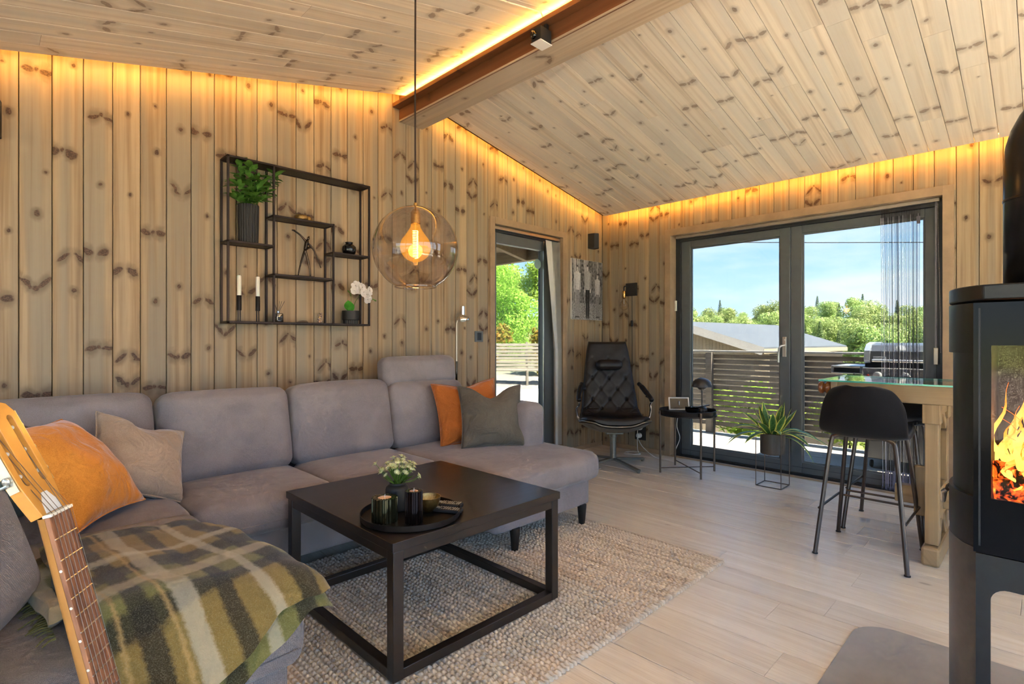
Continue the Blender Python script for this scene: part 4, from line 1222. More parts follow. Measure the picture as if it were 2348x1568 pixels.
stems = [((-.03, -.01, .20), (-.055, -.025, .40)), ((-.02, .0, .20), (-.050, -.01, .455)), ((.0, -.01, .2), (.0, -.05, .36)), ((.02, 0, .2), (.085, -.02, .40)), ((.03, 0, .2), (.045, -.03, .38)), ((.03, -.01, .2), (.135, -.02, .43)),
         ((0, -.02, .2), (.02, -.085, .30)), ((-.02, -.02, .2), (-.07, -.05, .31)), ((.01, .01, .2), (.03, .02, .33)), ((.03, -.02, .2), (.08, -.06, .30)), ((-.03, 0, .2), (-.085, -.03, .26)), ((-.01, -.02, .2), (-.02, -.08, .42))]
sm = MB(); lm = MB()
for a, b_ in stems:
    a, b_ = Vector(a), Vector(b_); pts = bez(a, a+Vector((0, 0, .06)), b_-Vector((0, 0, .05)), b_, 7)
    sm.tube(pts, .0022, 5)
    for i, p in enumerate(pts[2:]):
        for j in range(4 if i > 2 else 2):
            t = rnd.random()*6.28; d = Vector((cos(t), sin(t)*.7-.1, rnd.uniform(.0, .8)))
            L_ = rnd.uniform(.05, .095); leafy(lm, p, d, L_, L_*.20)
    leafy(lm, b_, (b_-a)+Vector((0, 0, .1)), .05, .012)
sm.build('stems', 'leaf_pot', pp); lm.build('leaves', 'leaf_pot', pp, smooth=180)
# candlesticks
for i, (x, lb) in enumerate(((1.047, 'white taper candle in a black holder, the left one on the wall shelf'), (1.149, 'white taper candle in a black holder, the right one on the wall shelf'))):
    c = thing('candlestick', lb, 'candlestick', (x, 3.262, SZ0+.009), 0, 'two candlesticks on the wall shelf')
    MB().lathe([(0, 0), (.0125, 0), (.0125, .084), (.0115, .086), (0, .086)], (0, 0, .066), 20).build('cup', 'black_metal', c)
    for dx in (-.006, .006): MB().box(dx-.002, dx+.002, -.004, .004, 0, .068).build('stem', 'black_metal', c, smooth=0)
    MB().lathe([(0, 0), (.022, 0), (.022, .004), (0, .004)], (0, 0, 0), 24).build('foot', 'black_metal', c)
    t = MB().lathe([(0, .14), (.0118, .14), (.0115, .262), (.009, .266), (0, .267)], (0, 0, 0), 20).build('candle', 'wax', c)
    MB().tube([(0, 0, .265), (.001, 0, .274)], .001, 5).build('wick', 'matt_black', t)
# reed diffuser
rd = thing('reed_diffuser', 'dark glass reed diffuser with sticks on the wall shelf', 'diffuser', (1.268, 3.268, SZ0+.009))
plain('smoke_chrome', (.28, .27, .26), .08, .9, .1)
MB().lathe([(0, 0), (.028, 0), (.030, .003), (.030, .050), (.027, .056), (.010, .059), (.010, .070), (.0, .070)], (0, 0, 0), 32).build('bottle', 'smoke_chrome', rd)
MB().box(-.0135, .0135, -.0312, -.0302, .014, .034).build('label', 'matt_black', rd, smooth=0)
for i, (dx, dy) in enumerate(((-.030, -.01), (-.02, .012), (.005, -.01), (.022, .0), (.034, -.012))):
    MB().tube([(0, 0, .055), (dx, dy, .130)], .0014, 5).build('reed', 'sofa_leg', rd)
# bronze dancer figure
fg = thing('figurine', 'slim abstract bronze dancer figurine on the middle shelf', 'figurine', (1.425, 3.275, 1.5085))
MB().box(-.058, .058, -.024, .024, 0, .010).build('plinth', 'shelf_metal', fg, smooth=0, bevel=.001)
plain('bronze', (.055, .040, .030), .25, .9, .2)
J = dict(hip=(.012, 0, .175), chest=(.022, 0, .222), neck=(.028, 0, .238), head=(.038, 0, .262), fl=(-.032, 0, .010), kl=(-.012, 0, .10), fr=(.046, 0, .010), kr=(.034, 0, .09), ha=(-.062, -.004, .285), ea=(-.018, 0, .262), hb=(.086, .004, .150), eb=(.060, 0, .19), tail=(.115, 0, .070))
bm_ = MB()
for ks, rs in (((('fl'), ('kl'), ('hip')), (.004, .006, .0085)), (('fr', 'kr', 'hip'), (.004, .006, .0085)), (('hip', 'chest', 'neck'), (.010, .013, .006)), (('chest', 'ea', 'ha'), (.008, .0055, .005)), (('chest', 'eb', 'hb'), (.008, .005, .003)), (('hip', 'eb', 'tail'), (.008, .006, .002)), (('neck', 'head'), (.005, .003))):
    P_ = spline([J[q] for q in ks], 6) if len(ks) > 2 else [J[q] for q in ks]
    n = len(P_); R_ = [rs[min(len(rs)-1, int(i/(n-1)*(len(rs)-1)))] if i in (0, n-1) else (lambda t: rs[int(t)]*(1-(t-int(t))) + rs[min(len(rs)-1, int(t)+1)]*(t-int(t)))(i/(n-1)*(len(rs)-1)) for i in range(n)]
    bm_.tube(P_, R_, 8)
bm_.ball(J['ha'], .009, (1.4, .7, .5), 10, 6); bm_.ball((.034, 0, .250), .0075, (1, .8, 1.4), 10, 6)
bm_.build('figure', 'bronze', fg, smooth=180)
# gold bird, dark vase, trinkets, orchid
gb = thing('gold_bird', 'small hammered gold bird ornament on the upper middle shelf', 'ornament', (1.415, 3.28, 1.8565)); gb.scale = (1.12, 1.12, 1.25)
MB().lathe([(0, 0), (.026, .001), (.037, .012), (.036, .026), (.026, .033), (.018, .031), (0, .028)], (0, 0, 0), 28).build('body', 'rattan_gold', gb, smooth=180)
MB().ball((.036, -.004, .016), .021, (1.15, .7, .75), 14, 8).build('head', 'rattan_gold', gb, smooth=180)
MB().cyl((.055, -.006, .012), (.072, -.008, .003), .007, .0015, 8).build('beak', 'rattan_gold', gb)
bv = MB().lathe([(0, 0), (.024, 0), (.040, .014), (.047, .034), (.044, .056), (.031, .070), (.022, .074), (.026, .086), (.024, .087), (.019, .076), (0, .072)], (1.735, 3.275, 1.681), 40).build('round_vase', 'gloss_black')
tag(bv, 'small round glossy black vase on the right shelf', 'vase')
sg = thing('glass_trinket', 'tiny stacked glass-bead figure on the bottom of the wall shelf', 'ornament', (1.527, 3.265, SZ0+.009))
plain('pink_glass', (.50, .36, .30), .12, .5, .3)
for k in range(26):
    a = rnd.random()*6.28; z = (.004+.03*rnd.random()) if k < 15 else (.045+.022*rnd.random()); r_ = .012*sqrt(rnd.random())
    MB().ball((cos(a)*r_, sin(a)*r_, z), .0055, (1, 1, 1), 8, 6).build('bead', 'pink_glass', sg, smooth=180)
MB().cyl((0, 0, .0), (0, 0, .06), .0018).build('pin', 'brass', sg)
pb_ = thing('driftwood_piece', 'little knobbly brown lizard ornament on the bottom of the wall shelf', 'ornament', (1.412, 3.262, SZ0+.009))
MB().tube([(-.035, 0, .005), (-.015, .004, .008), (.008, .003, .010), (.026, -.004, .009), (.036, -.006, .006)], [.002, .005, .0075, .007, .003], 8).build('body', 'pebble', pb_)
for x, y in ((-.01, -.012), (.016, -.014), (-.008, .016), (.018, .012)): MB().tube([(x, .002, .007), (x+.002, y, .001)], .002, 5).build('foot', 'pebble', pb_)
oc = thing('potted_orchid', 'white orchid in a black pot on the lower right of the wall shelf', 'plant', (1.745, 3.272, SZ0+.009))
MB().lathe([(0, .026), (.052, .026), (.055, .030), (.056, .090), (.053, .090), (.052, .08), (0, .078)], (0, 0, 0), 48).build('pot', 'ceramic_dark', oc)
MB().lathe([(0, 0), (.048, 0), (.049, .028), (0, .028)], (0, 0, 0), 96, ribs=rb2).build('saucer', 'ceramic_dark', oc, smooth=25)
for d, L_, w_, dr in (((-.45, -.35, 1.3), .085, .036, .05), ((-.1, -.5, .8), .05, .022, .1), ((.2, .2, .9), .04, .016, .2)):
    m = MB(); leafy(m, (-.008, -.01, .082), d, L_, w_, dr, 8); m.build('leaf', 'leaf_orchid', oc, smooth=180)
sp1 = spline([(.012, 0, .08), (.028, -.01, .15), (.050, -.03, .19), (.085, -.05, .196), (.125, -.06, .175), (.15, -.065, .165)], 5)
sp2 = spline([(.0, 0, .08), (-.002, -.01, .16), (-.012, -.02, .20), (-.035, -.03, .222)], 5)
for sp_ in (sp1, sp2): MB().tube(sp_, .0016, 6).build('flower_stem', 'leaf_pot', oc)
def orchid_flower(c, d, R):
    c = Vector(c); d = Vector(d).normalized(); a = d.orthogonal().normalized(); b = d.cross(a); m = MB()
    for j, (an, lw, ll) in enumerate(((90, .42, 1.0), (162, .62, 1.0), (18, .62, 1.0), (234, .42, .95), (306, .42, .95))):
        t = radians(an); r_ = a*cos(t)+b*sin(t); s_ = d.cross(r_); vs = [c]; n = 7
        for i in range(n):
            q = pi*(i/(n-1)) - pi/2
            vs.append(c + r_*R*ll*(.55+.45*cos(q)) + s_*R*lw*sin(q) + d*R*.12*cos(q))
        m.add(vs, [(0, i+1, i+2) for i in range(n-1)])
    m.ball(c+d*R*.12, R*.16, (1, 1, 1), 8, 6)
    return m
for c, d, R in (((.010, -.05, .255), (-.3, -1, .1), .028), ((.035, -.055, .232), (.2, -1, 0), .028), ((.058, -.065, .215), (.3, -1, -.1), .027), ((.080, -.07, .200), (-.2, -1, .1), .026), ((.052, -.06, .245), (.4, -1, .3), .027), ((.100, -.07, .225), (.5, -1, .2), .026), ((.005, -.045, .225), (-.5, -1, 0), .024), ((.085, -.072, .168), (.1, -1, -.3), .025)):
    orchid_flower(c, d, R*1.25).build('flower', 'petal_white', oc, smooth=180)
for p in sp1[-9::2] + sp2[-7::2]: MB().ball(p+Vector((0, 0, -.004)), .0038, (1, 1, 1.3), 8, 6).build('bud', 'leaf_pot', oc, smooth=180)

# ------------------------------------------------------------------ globe pendant
GC = Vector((1.330, 1.925, 1.513)); GR = .183
gp = thing('globe_pendant', 'smoked glass globe pendant with a glowing spiral filament bulb over the table', 'lamp', (GC.x, GC.y, GC.z))
pr = []
for i in range(41):
    t = radians(5 + (152-5)*i/40); pr.append((GR*sin(t), GR*cos(t)))
m = MB(); pr2 = [(.018, GR*1.0)] + pr + [(pr[-1][0]+.002, pr[-1][1]-.004)]
vs = []; n = 64
for (r_, z) in pr2:
    for k in range(n): vs.append((r_*cos(2*pi*k/n), r_*sin(2*pi*k/n), z))
m.add(vs, [(i*n+k, (i+1)*n+k, (i+1)*n+(k+1) % n, i*n+(k+1) % n) for i in range(len(pr2)-1) for k in range(n)])
m.build('glass_globe', 'smoked_glass', gp, smooth=180)
q = pr2[-1]; MB().tube([(q[0]*cos(a), q[0]*sin(a), q[1]) for a in [2*pi*k/48 for k in range(48)]], .0022, 6, closed=True).build('globe_rim', 'smoked_glass', gp)
so = MB().lathe([(0, .172), (.010, .172), (.019, .160), (.0205, .150), (.0205, .108), (.018, .105), (0, .105)], (0, 0, 0), 28).build('brass_socket', 'brass', gp)
MB().lathe([(0, .183), (.008, .183), (.008, .195), (.005, .199), (0, .2)], (0, 0, 0), 18).build('cord_grip', 'brass', gp)
MB().cyl((0, 0, .17), (0, 0, .19), .004, n=8).build('nipple', 'brass', gp)
zc = zl(GC.x) - GC.z
MB().tube([(0, 0, .195), (-.002, 0, .6), (0, 0, zc-.01)], .0042, 8).build('cord', 'cord_brown', gp)
MB().lathe([(0, zc-.03), (.045, zc-.03), (.05, zc-.012), (.05, zc-.008)], (0, 0, 0), 28).build('ceiling_rose', 'cord_brown', gp)
bp_ = [(.0, -.057)] + [(.0655*sin(radians(t)), .008 - .0655*cos(radians(t))) for t in range(8, 140, 8)] + [(.032, .075), (.022, .092), (.019, .106)]
bu = MB().lathe(bp_, (0, 0, 0), 40).build('bulb', 'bulb_glass', gp, smooth=180)
fi = [(.0115*cos(i*.9)*1.0, .0115*sin(i*.9), .080-.120*i/120) for i in range(121)]
MB().tube(fi, .0011, 5).build('filament', 'filament', bu)
MB().tube([(0, 0, .105), (0, 0, .06), (0, 0, -.03)], [.004, .0012, .0008], 8).build('filament_support', 'bulb_glow', bu)
pl = bpy.data.lights.new('pendant_light', 'POINT'); pl.energy = 16; pl.color = (1.0, .58, .22); pl.shadow_soft_size = .03
po = bpy.data.objects.new('pendant_light', pl); COL.objects.link(po); po.location = (GC.x, GC.y, GC.z+.01)

# ------------------------------------------------------------------ wall-mounted things
def sconce(lbl, x, z0, z1, w_=.10):
    c = thing('black_sconce', lbl, 'lamp', (x, YA, (z0+z1)/2)); h_ = (z1-z0)
    MB().box(-.05, .05, -.012, 0, -h_*.5, h_*.5).build('back_plate', 'matt_black', c, smooth=0, bevel=.002)
    m = MB().prism([(-.052, -.010), (.052, -.010), (.040, -.075), (0, -.100), (-.040, -.075)], -h_*.5, h_*.5)
    m.f = [f for f in m.f if len(f) == 4]
    for s_ in (.93,):
        m.prism([(-.048, -.012), (.048, -.012), (.037, -.072), (0, -.096), (-.037, -.072)], -h_*.48, h_*.48)
    o = m.build('folded_shade', 'matt_black', c, smooth=0)
    return c
sconce('black folded-metal wall sconce above the framed photograph', 4.500, 2.065, 2.215)
sconce('black folded-metal wall sconce cut by the left edge of the picture', .015, 2.030, 2.195)
swp = thing('light_switch', 'dark grey square light switch on the wall left of the terrace door', 'switch', (2.946, YA, 1.148))
MB().box(-.045, .045, -.010, 0, -.045, .045).build('cover_plate', 'frame_grey', swp, smooth=0, bevel=.003)
MB().box(-.022, .022, -.016, -.009, -.032, .032).build('rocker', 'frame_dark', swp, smooth=0, bevel=.003)

def photo_print():
    W, Hh = .515, .61; nx, nz = 130, 156
    root = thing('photo_print', 'black and white photo print of three people in a forest on the wall', 'picture', (4.415, YA-.001, 1.63))
    MB().box(-W/2, W/2, -.022, -.001, -Hh/2, Hh/2).build('canvas', 'white_plastic', root, smooth=0, bevel=.002)
    rn = random.Random(8)
    trunks = [(rn.uniform(0, 1), rn.uniform(.008, .026), rn.uniform(.25, .62)) for _ in range(9)]
    def ell(u, v, cu, cv, a, b): return ((u-cu)/a)**2 + ((v-cv)/b)**2 < 1
    def fig(u, v, cx, top, shirt, pants, s):
        x = (u-cx)/s; y = (top-v)/s
        n3 = noise.noise(Vector((u*55, v*45, 7)))
        if (x/.036)**2 + ((y-.050)/.050)**2 < 1:
            if y < .034 or abs(x) > .029: return .05
            if abs(y-.048) < .006 and .008 < abs(x) < .020: return .18
            if abs(y-.078) < .004 and abs(x) < .012: return .30
            return .55 + .12*x/.036
        if y < .115 and abs(x) < .015: return .42
        sh = .078 - .018*max(0, min(1, (y-.14)/.26))
        if .10 < y < .42 and abs(x) < min(sh, .03+(y-.10)*1.3): return shirt*(.9+.22*n3+1.6*x)
        if .13 < y < .40 and .076 < abs(x) < .104: return shirt*(.8+.2*n3)
        if .40 < y < .46 and .074 < abs(x) < .100: return .50
        if .40 < y < .86 and .006*(y > .52) < abs(x) < .064-.02*(y-.4): return pants*(1+.6*n3)
        if .86 < y < .89 and .0 < abs(x) < .06: return .05
        return None
    vs = []; cs = []
    for j in range(nz+1):
        for i in range(nx+1):
            u, v = i/nx, j/nz
            vs.append(((u-.5)*W*.996, -.0228, (v-.5)*Hh*.996))
            n1 = noise.noise(Vector((u*26, v*26, 0))); n2 = noise.noise(Vector((u*9, v*5, 3)))
            g = .13 + .10*n2 + .16*n1
            if v < .28: g = .26 + .30*noise.noise(Vector((u*34, v*60, 5)))*(1.2-v*2) + .1*n2
            else:
                for c, w_, b in trunks:
                    if abs(u - c - .01*sin(v*9+c*20)) < w_*(.6+.5*v): g = b*(.45+.55*v) + .12*n1
            for a in ((.17, .90, .66, .26, .98), (.50, .93, .40, .025, 1.02), (.83, .80, .55, .22, .86)):
                q = fig(u, v, *a)
                if q is not None: g = q
            g = max(.01, min(.9, g))
            cs.append((g, g*.97, g*.95, 1))
    m = MB(); m.add(vs, [(j*(nx+1)+i, j*(nx+1)+i+1, (j+1)*(nx+1)+i+1, (j+1)*(nx+1)+i) for j in range(nz) for i in range(nx)])
    b = NB('photo_ink'); at = b.n('ShaderNodeVertexColor', layer_name='ink'); b.pbr(at.outputs[0], .35)
    o = m.build('print_face', 'photo_ink', root, smooth=0)
    ca = o.data.color_attributes.new('ink', 'FLOAT_COLOR', 'POINT')
    for k, c in enumerate(cs): ca.data[k].color = c
photo_print()

wl = thing('plug_in_lamp', 'black square plug-in wall lamp with brass socket and bare glass bulb', 'lamp', (XB, 2.985, 1.632))
MB().box(-.022, -.001, -.062, .062, -.065, .065).build('square_plate', 'matt_black', wl, smooth=0, bevel=.002)
MB().tube(spline([(-.02, .03, .03), (-.06, .035, .032), (-.085, .036, .026), (-.092, .036, .01), (-.092, .036, -.02)], 5), .006, 10).build('arm', 'matt_black', wl)
MB().lathe([(0, -.018), (.016, -.018), (.018, -.022), (.018, -.085), (.015, -.09), (0, -.09)], (-.092, .036, 0), 24).build('brass_socket', 'brass', wl)
MB().lathe([(.0, -.214)] + [(.048*sin(radians(t)), -.166 - .048*cos(radians(t))) for t in range(10, 150, 10)] + [(.016, -.108), (.014, -.09)], (-.092, .036, 0), 32).build('bulb', 'clear_bulb', wl, smooth=180)
MB().tube([(-.092, .036, -.1), (-.092, .036, -.15)], .005, 8).build('bulb_core', 'chrome', wl)
MB().tube([(-.006, -.004, -.06), (-.006, -.004, -.9), (-.008, .01, -1.30), (-.03, .03, -1.42), (-.05, .01, -1.47)], .0028, 6).build('cord', 'matt_black', wl)
MB().softbox((-.010, -.004, -.345), (.020, .024, .062), .008, n=5).build('cord_switch', 'matt_black', wl, smooth=180)

os_ = thing('power_outlet', 'black wall outlet with two white plugs behind the recliner', 'outlet', (XB, 2.90, .16))
MB().box(-.012, 0, -.075, .045, -.045, .11).build('cover_plate', 'matt_black', os_, smooth=0, bevel=.003)
for y, z in ((-.02, .082), (-.012, .0)):
    MB().lathe([(.026, 0), (.026, .025), (.020, .038), (0, .040)], (-.012, y, z), 20, (-1, 0, 0)).build('plug', 'white_plastic', os_)
def cable(lbl, pts, r=.0032): return tag(MB().tube(spline(pts, 6), r, 6).build('white_cable', 'white_plastic'), lbl, 'cable')
cable('white cable coiled on the floor beneath the outlet', [(4.645, 2.88, .235), (4.60, 2.86, .15), (4.58, 2.84, .03), (4.56, 2.80, .006), (4.50, 2.84, .006), (4.47, 2.92, .006), (4.54, 2.95, .006), (4.60, 2.88, .009), (4.56, 2.80, .012), (4.48, 2.82, .012), (4.49, 2.90, .012), (4.58, 2.93, .008)])
cable('white cable running from the outlet across the floor to the side table', [(4.645, 2.885, .16), (4.58, 2.84, .15), (4.52, 2.74, .08), (4.50, 2.60, .014), (4.52, 2.48, .006), (4.47, 2.41, .006), (4.42, 2.36, .03), (4.45, 2.37, .12), (4.53, 2.37, .22), (4.42, 2.34, .34), (4.36, 2.30, .44), (4.34, 2.28, .488)])

# camera bracket on the beam
cb = thing('beam_camera', 'small black camera unit with a pale base fixed to the ridge beam', 'camera', (2.118, 1.895, 2.70))
MB().box(-.052, .034, -.034, .034, -.012, .062).build('housing', 'matt_black', cb, smooth=0, bevel=.003)
MB().box(-.054, .036, -.036, .036, -.015, -.011).build('base_plate', 'white_plastic', cb, smooth=0)
MB().lathe([(.020, 0), (.020, .012), (.014, .016), (0, .012)], (-.052, .012, .025), 20, (-1, .3, 0)).build('lens', 'gloss_black', cb)
MB().box(.02, .040, -.010, .010, .06, .118).build('bracket', 'matt_black', cb, smooth=0, bevel=.002)
MB().tube([(.030, 0, .11), (.012, 0, .13), (-.004, .0, .15), (-.012, 0, .158), (-.16, 0, .124), (-.5, 0, .046)], .004, 6).build('cable_conduit', 'pine_ceiling', cb)

# reading floor lamp behind the sofa corner
fl2 = thing('floor_lamp', 'slim chrome reading floor lamp behind the sofa headrest', 'lamp', (2.54, 3.30, 0))
MB().lathe([(0, 0), (.10, 0), (.10, .012), (.02, .02), (0, .02)], (.13, 0, 0), 32).build('foot', 'chrome', fl2)
MB().tube([(.13, 0, .015), (.13, 0, .95)], .007, 10).build('lower_pole', 'gloss_black', fl2)
MB().tube([(.13, 0, .94), (.13, 0, 1.25), (.133, -.008, 1.275), (.15, -.02, 1.29)], .0048, 10).build('upper_pole', 'steel', fl2)
MB().lathe([(.052, -.012), (.056, -.010), (.057, .004), (.050, .016), (.026, .026), (.017, .034), (.016, .10), (.013, .104), (0, .104)], (.168, -.03, 1.285), 32, (.0, -.0, 1)).build('lamp_head', 'chrome', fl2)
MB().ball((.168, -.03, 1.277), .028, (1, 1, .6), 16, 8).build('lamp_bulb', 'wax', fl2, smooth=180)
# ------------------------------------------------------------------ leather recliner
ac = thing('recliner_chair', 'black tufted leather swivel recliner with chrome arms in the corner', 'chair', (4.01, 2.74, 0), radians(-46))
PY = spline([(-.275, .398), (-.20, .402), (-.04, .375), (.10, .385), (.185, .46), (.235, .60), (.300, .83), (.345, 1.00), (.372, 1.098)] and
            [(-.275, .398, 0), (-.20, .402, 0), (-.04, .375, 0), (.10, .385, 0), (.185, .46, 0), (.235, .60, 0), (.300, .83, 0), (.345, 1.00, 0), (.372, 1.098, 0)], 8)
PW = spline([(.20, 0, 0), (.285, 0, 0), (.30, 0, 0), (.285, 0, 0), (.265, 0, 0), (.25, 0, 0), (.222, 0, 0), (.20, 0, 0), (.178, 0, 0)], 8)
NP = len(PY)-1
slen = [0]
for i in range(NP): slen.append(slen[-1] + (PY[i+1]-PY[i]).length)
def chair_pt(a, t, off):
    f = t*NP; i = min(NP-1, int(f)); q = f-i
    p = PY[i]*(1-q)+PY[i+1]*q; w_ = (PW[i]*(1-q)+PW[i+1]*q).x; s_ = slen[i]*(1-q)+slen[i+1]*q
    tg = (PY[i+1]-PY[i]).normalized(); nn = Vector((0, -tg.y, tg.x)) if True else None
    nrm = Vector((0, -tg.y, tg.x))
    side = .035*abs(a)**3*(1 if t < .5 else .5)
    return Vector((a*w_, p.x, p.y)) + nrm*(off+side), a*w_, s_
def tuft(x, s_):
    if s_ < .42 or s_ > 1.02: k = 0
    else: k = min(1, (s_-.42)/.08, (1.02-s_)/.05)
    if s_ > .86: k *= .5
    p = x/.155 + s_/.20; q = x/.155 - s_/.20
    c = (1-abs(sin(pi*p)))**5*.8 + (1-abs(sin(pi*q)))**5*.8
    b = (max(0, 1-abs(sin(pi*p))*2.2)*max(0, 1-abs(sin(pi*q))*2.2))
    seat = 0
    if s_ < .40: seat = .25*(1-abs(sin(pi*(x/.19+.5))))**10*min(1, max(0, s_-.08)/.1)
    return k*(.008*c + .020*b) + .006*seat
def cushion(a, t):
    a = 2*a-1; p, x, s_ = chair_pt(a, t, 0)
    ed = max(0, (1-abs(a)**6))*max(0, min(1, t*16))*max(0, min(1, (1-t)*20))
    q, _, _ = chair_pt(a, t, .050*sqrt(max(0, ed)) - tuft(x, s_) + .004*noise.noise(Vector((x*12, s_*12, 2))))
    return q
m = MB().grid(72, 150, cushion); n0 = len(m.v)
m.grid(24, 60, lambda a, t: chair_pt(2*a-1, t, -.012)[0]); m.f = m.f[:72*150] + [f[::-1] for f in m.f[72*150:]]
m.build('padded_seat', 'leather', ac, smooth=180)
m = MB().grid(24, 26, lambda a, t: chair_pt((2*a-1)*1.02, t*.52, -.030 - .05*(1-(2*a-1)**2)*min(1, t*6))[0])
m.grid(24, 26, lambda a, t: chair_pt((2*a-1)*1.02, t*.52, -.014)[0])
m.build('seat_shell', 'chair_shell', ac, smooth=180)
rim = [chair_pt(a, 0.0, -.016)[0] for a in [1-2*i/16 for i in range(17)]]
rim = [chair_pt(1.02, t, -.016)[0] for t in [.45*(1-i/12) for i in range(12)]] + rim + [chair_pt(-1.02, t, -.016)[0] for t in [.45*i/12 for i in range(1, 13)]]
MB().tube(rim, .0075, 8).build('shell_rim', 'chair_shell', ac)
hp_ = MB().softbox((0, .222, .885), (.245, .092, .092), .041, (.004, .004, .004), 8, rotx(-16), .002).build('head_roll', 'leather', ac, smooth=180)
for sx_ in (-1, 1):
    MB().tube(spline([(sx_*.275, -.02, .385), (sx_*.318, -.015, .43), (sx_*.328, -.03, .50), (sx_*.312, -.075, .545), (sx_*.318, -.10, .58), (sx_*.315, -.06, .602), (sx_*.30, .02, .612)], 6), .0085, 10).build('chrome_arm', 'chrome', ac)
    m = MB().tube(spline([(sx_*.317, -.115, .588), (sx_*.316, -.06, .612), (sx_*.300, .03, .648), (sx_*.278, .10, .690), (sx_*.262, .17, .715)], 6), [.010]+[.020]*10+[.023]*8+[.019]*5+[.009], 12)
    m.build('arm_pad', 'leather', ac, smooth=180)
MB().lathe([(0, .045), (.030, .045), (.028, .06), (.028, .25), (.034, .255), (.034, .30), (0, .30)], (0, 0, 0), 28).build('column', 'chair_shell', ac)
MB().box(-.075, .075, -.09, .09, .288, .338).build('tilt_mechanism', 'chair_shell', ac, smooth=0, bevel=.006)
for k in range(4):
    a = radians(-62 + 90*k); d = Vector((cos(a), sin(a), 0))
    m = MB().bar(d*.02+Vector((0, 0, .058)), d*.35+Vector((0, 0, .022)), .036, .018); m.cyl(d*.34+Vector((0, 0, 0)), d*.34+Vector((0, 0, .02)), .014, n=12)
    m.build('star_leg', 'chair_shell', ac, smooth=30, bevel=.003)

# ------------------------------------------------------------------ tray side table
stb = thing('tray_side_table', 'round black tray side table on thin bronze legs by the deck door', 'table', (4.248, 2.153, 0))
FT = [(-.183, .151), (.152, .194), (.185, -.151), (-.155, -.194)]
for x, y in FT: MB().tube([(x, y, .0), (x, y, .525)], .0085, 10).build('leg', 'bronze_leg', stb)
for i in (0, 1):
    a, b_ = FT[i], FT[i+2]; MB().tube([(a[0], a[1], .040+.006*i), (b_[0], b_[1], .040+.006*i)], .0045, 8).build('cross_brace', 'bronze_leg', stb)
MB().lathe([(0, .492), (.222, .492), (.228, .496), (.232, .530), (.229, .531), (.224, .500), (0, .498)], (0, 0, 0), 64).build('tray', 'black_metal', stb)
MB().lathe([(.229, .484), (.235, .484), (.235, .496), (.229, .496)], (0, 0, 0), 48).build('tray_ring', 'black_metal', stb)
ZS = .4995
ml = thing('mushroom_lamp', 'small matt grey mushroom table lamp with two domes on the side table', 'lamp', (4.418, 2.106, ZS))
plain('lamp_grey', (.045, .042, .038), .38, .1, .05)
MB().lathe([(0, 0), (.047, 0), (.048, .006), (.044, .026), (.032, .042), (.012, .050), (0, .051)], (0, 0, 0), 40).build('base_dome', 'lamp_grey', ml)
MB().cyl((0, 0, .045), (0, 0, .20), .0052, n=12).build('stem', 'lamp_grey', ml)
MB().lathe([(.083, .215), (.084, .214), (.083, .228), (.074, .256), (.055, .277), (.028, .289), (.006, .292), (.004, .297), (0, .298)], (0, 0, 0), 48).build('upper_dome', 'lamp_grey', ml)
MB().lathe([(.0, .188), (.022, .190), (.038, .203), (.043, .216), (.040, .217), (0, .217)], (0, 0, 0), 40).build('lower_dome', 'lamp_grey', ml)
tf = thing('digital_photo_frame', 'small white-edged black screen leaning on the side table', 'frame', (4.36, 2.285, ZS), radians(-48))
R_ = rotx(-16)
m = MB(); m.obox(R_ @ Vector((0, 0, .058)), R_ @ Vector((.090, 0, 0)), R_ @ Vector((0, .006, 0)), R_ @ Vector((0, 0, .058)))
m.build('frame_body', 'white_plastic', tf, smooth=0, bevel=.004)
m = MB(); m.obox(R_ @ Vector((0, -.0068, .058)), R_ @ Vector((.078, 0, 0)), R_ @ Vector((0, .0006, 0)), R_ @ Vector((0, 0, .046)))
m.build('screen', 'gloss_black', tf, smooth=0)
MB().bar((0, .03, .004), (0, .012, .08), .03, .006, (1, 0, 0)).build('prop_foot', 'white_plastic', tf, smooth=0)
gd = thing('smoking_dish', 'glossy black lidded dish with a tilted lid on the side table', 'dish', (4.318, 2.145, ZS))
MB().lathe([(0, 0), (.045, 0), (.055, .012), (.060, .034), (.057, .035), (.050, .014), (0, .01)], (0, 0, 0), 36).build('dish_bowl', 'gloss_black', gd)
m = MB().lathe([(0, 0), (.058, 0), (.058, .007), (.03, .012), (0, .012)], (0, 0, .040), 36, (.12, .1, 1)); m.build('dish_lid', 'gloss_black', gd)
MB().bar((.02, -.04, .047), (.075, -.12, .066), .020, .008).build('lid_handle', 'gloss_black', gd, smooth=0, bevel=.003)

# ------------------------------------------------------------------ plant on wire stand
wp = thing('wire_plant_stand', 'thin bronze wire cube plant stand by the deck doors', 'stand', (4.318, 1.490, 0))
q = .091
for x in (-q, q):
    for y in (-q, q): MB().tube([(x, y, .003), (x, y, .405)], .0032, 6).build('wire_leg', 'bronze_leg', wp)
for z in (.0035, .405):
    c = [(-q, -q, z), (q, -q, z), (q, q, z), (-q, q, z)]
    for i in range(4): MB().tube([c[i], c[(i+1) % 4]], .0032, 6).build('wire_rail', 'bronze_leg', wp)
def var_leaf():
    b = NB('snake_leaf'); u, v, _ = b.sep(b.n('ShaderNodeUVMap', uv_map='UVMap').outputs[0])
    e = b.smooth(b.math('ABSOLUTE', b.math('SUBTRACT', u, .5)), .30, .40)
    f = b.noise(b.comb(b.math('MULTIPLY', u, 3), b.math('MULTIPLY', v, 26), 0), 1, 3, .6)
    g = b.mix(b.smooth(f, .4, .6), (.04, .13, .03), (.12, .26, .07))
    c = b.mix(e, g, (.78, .74, .16))
    b.pbr(c, .38, 0, None, Specular_IOR_Level=.4)
var_leaf()
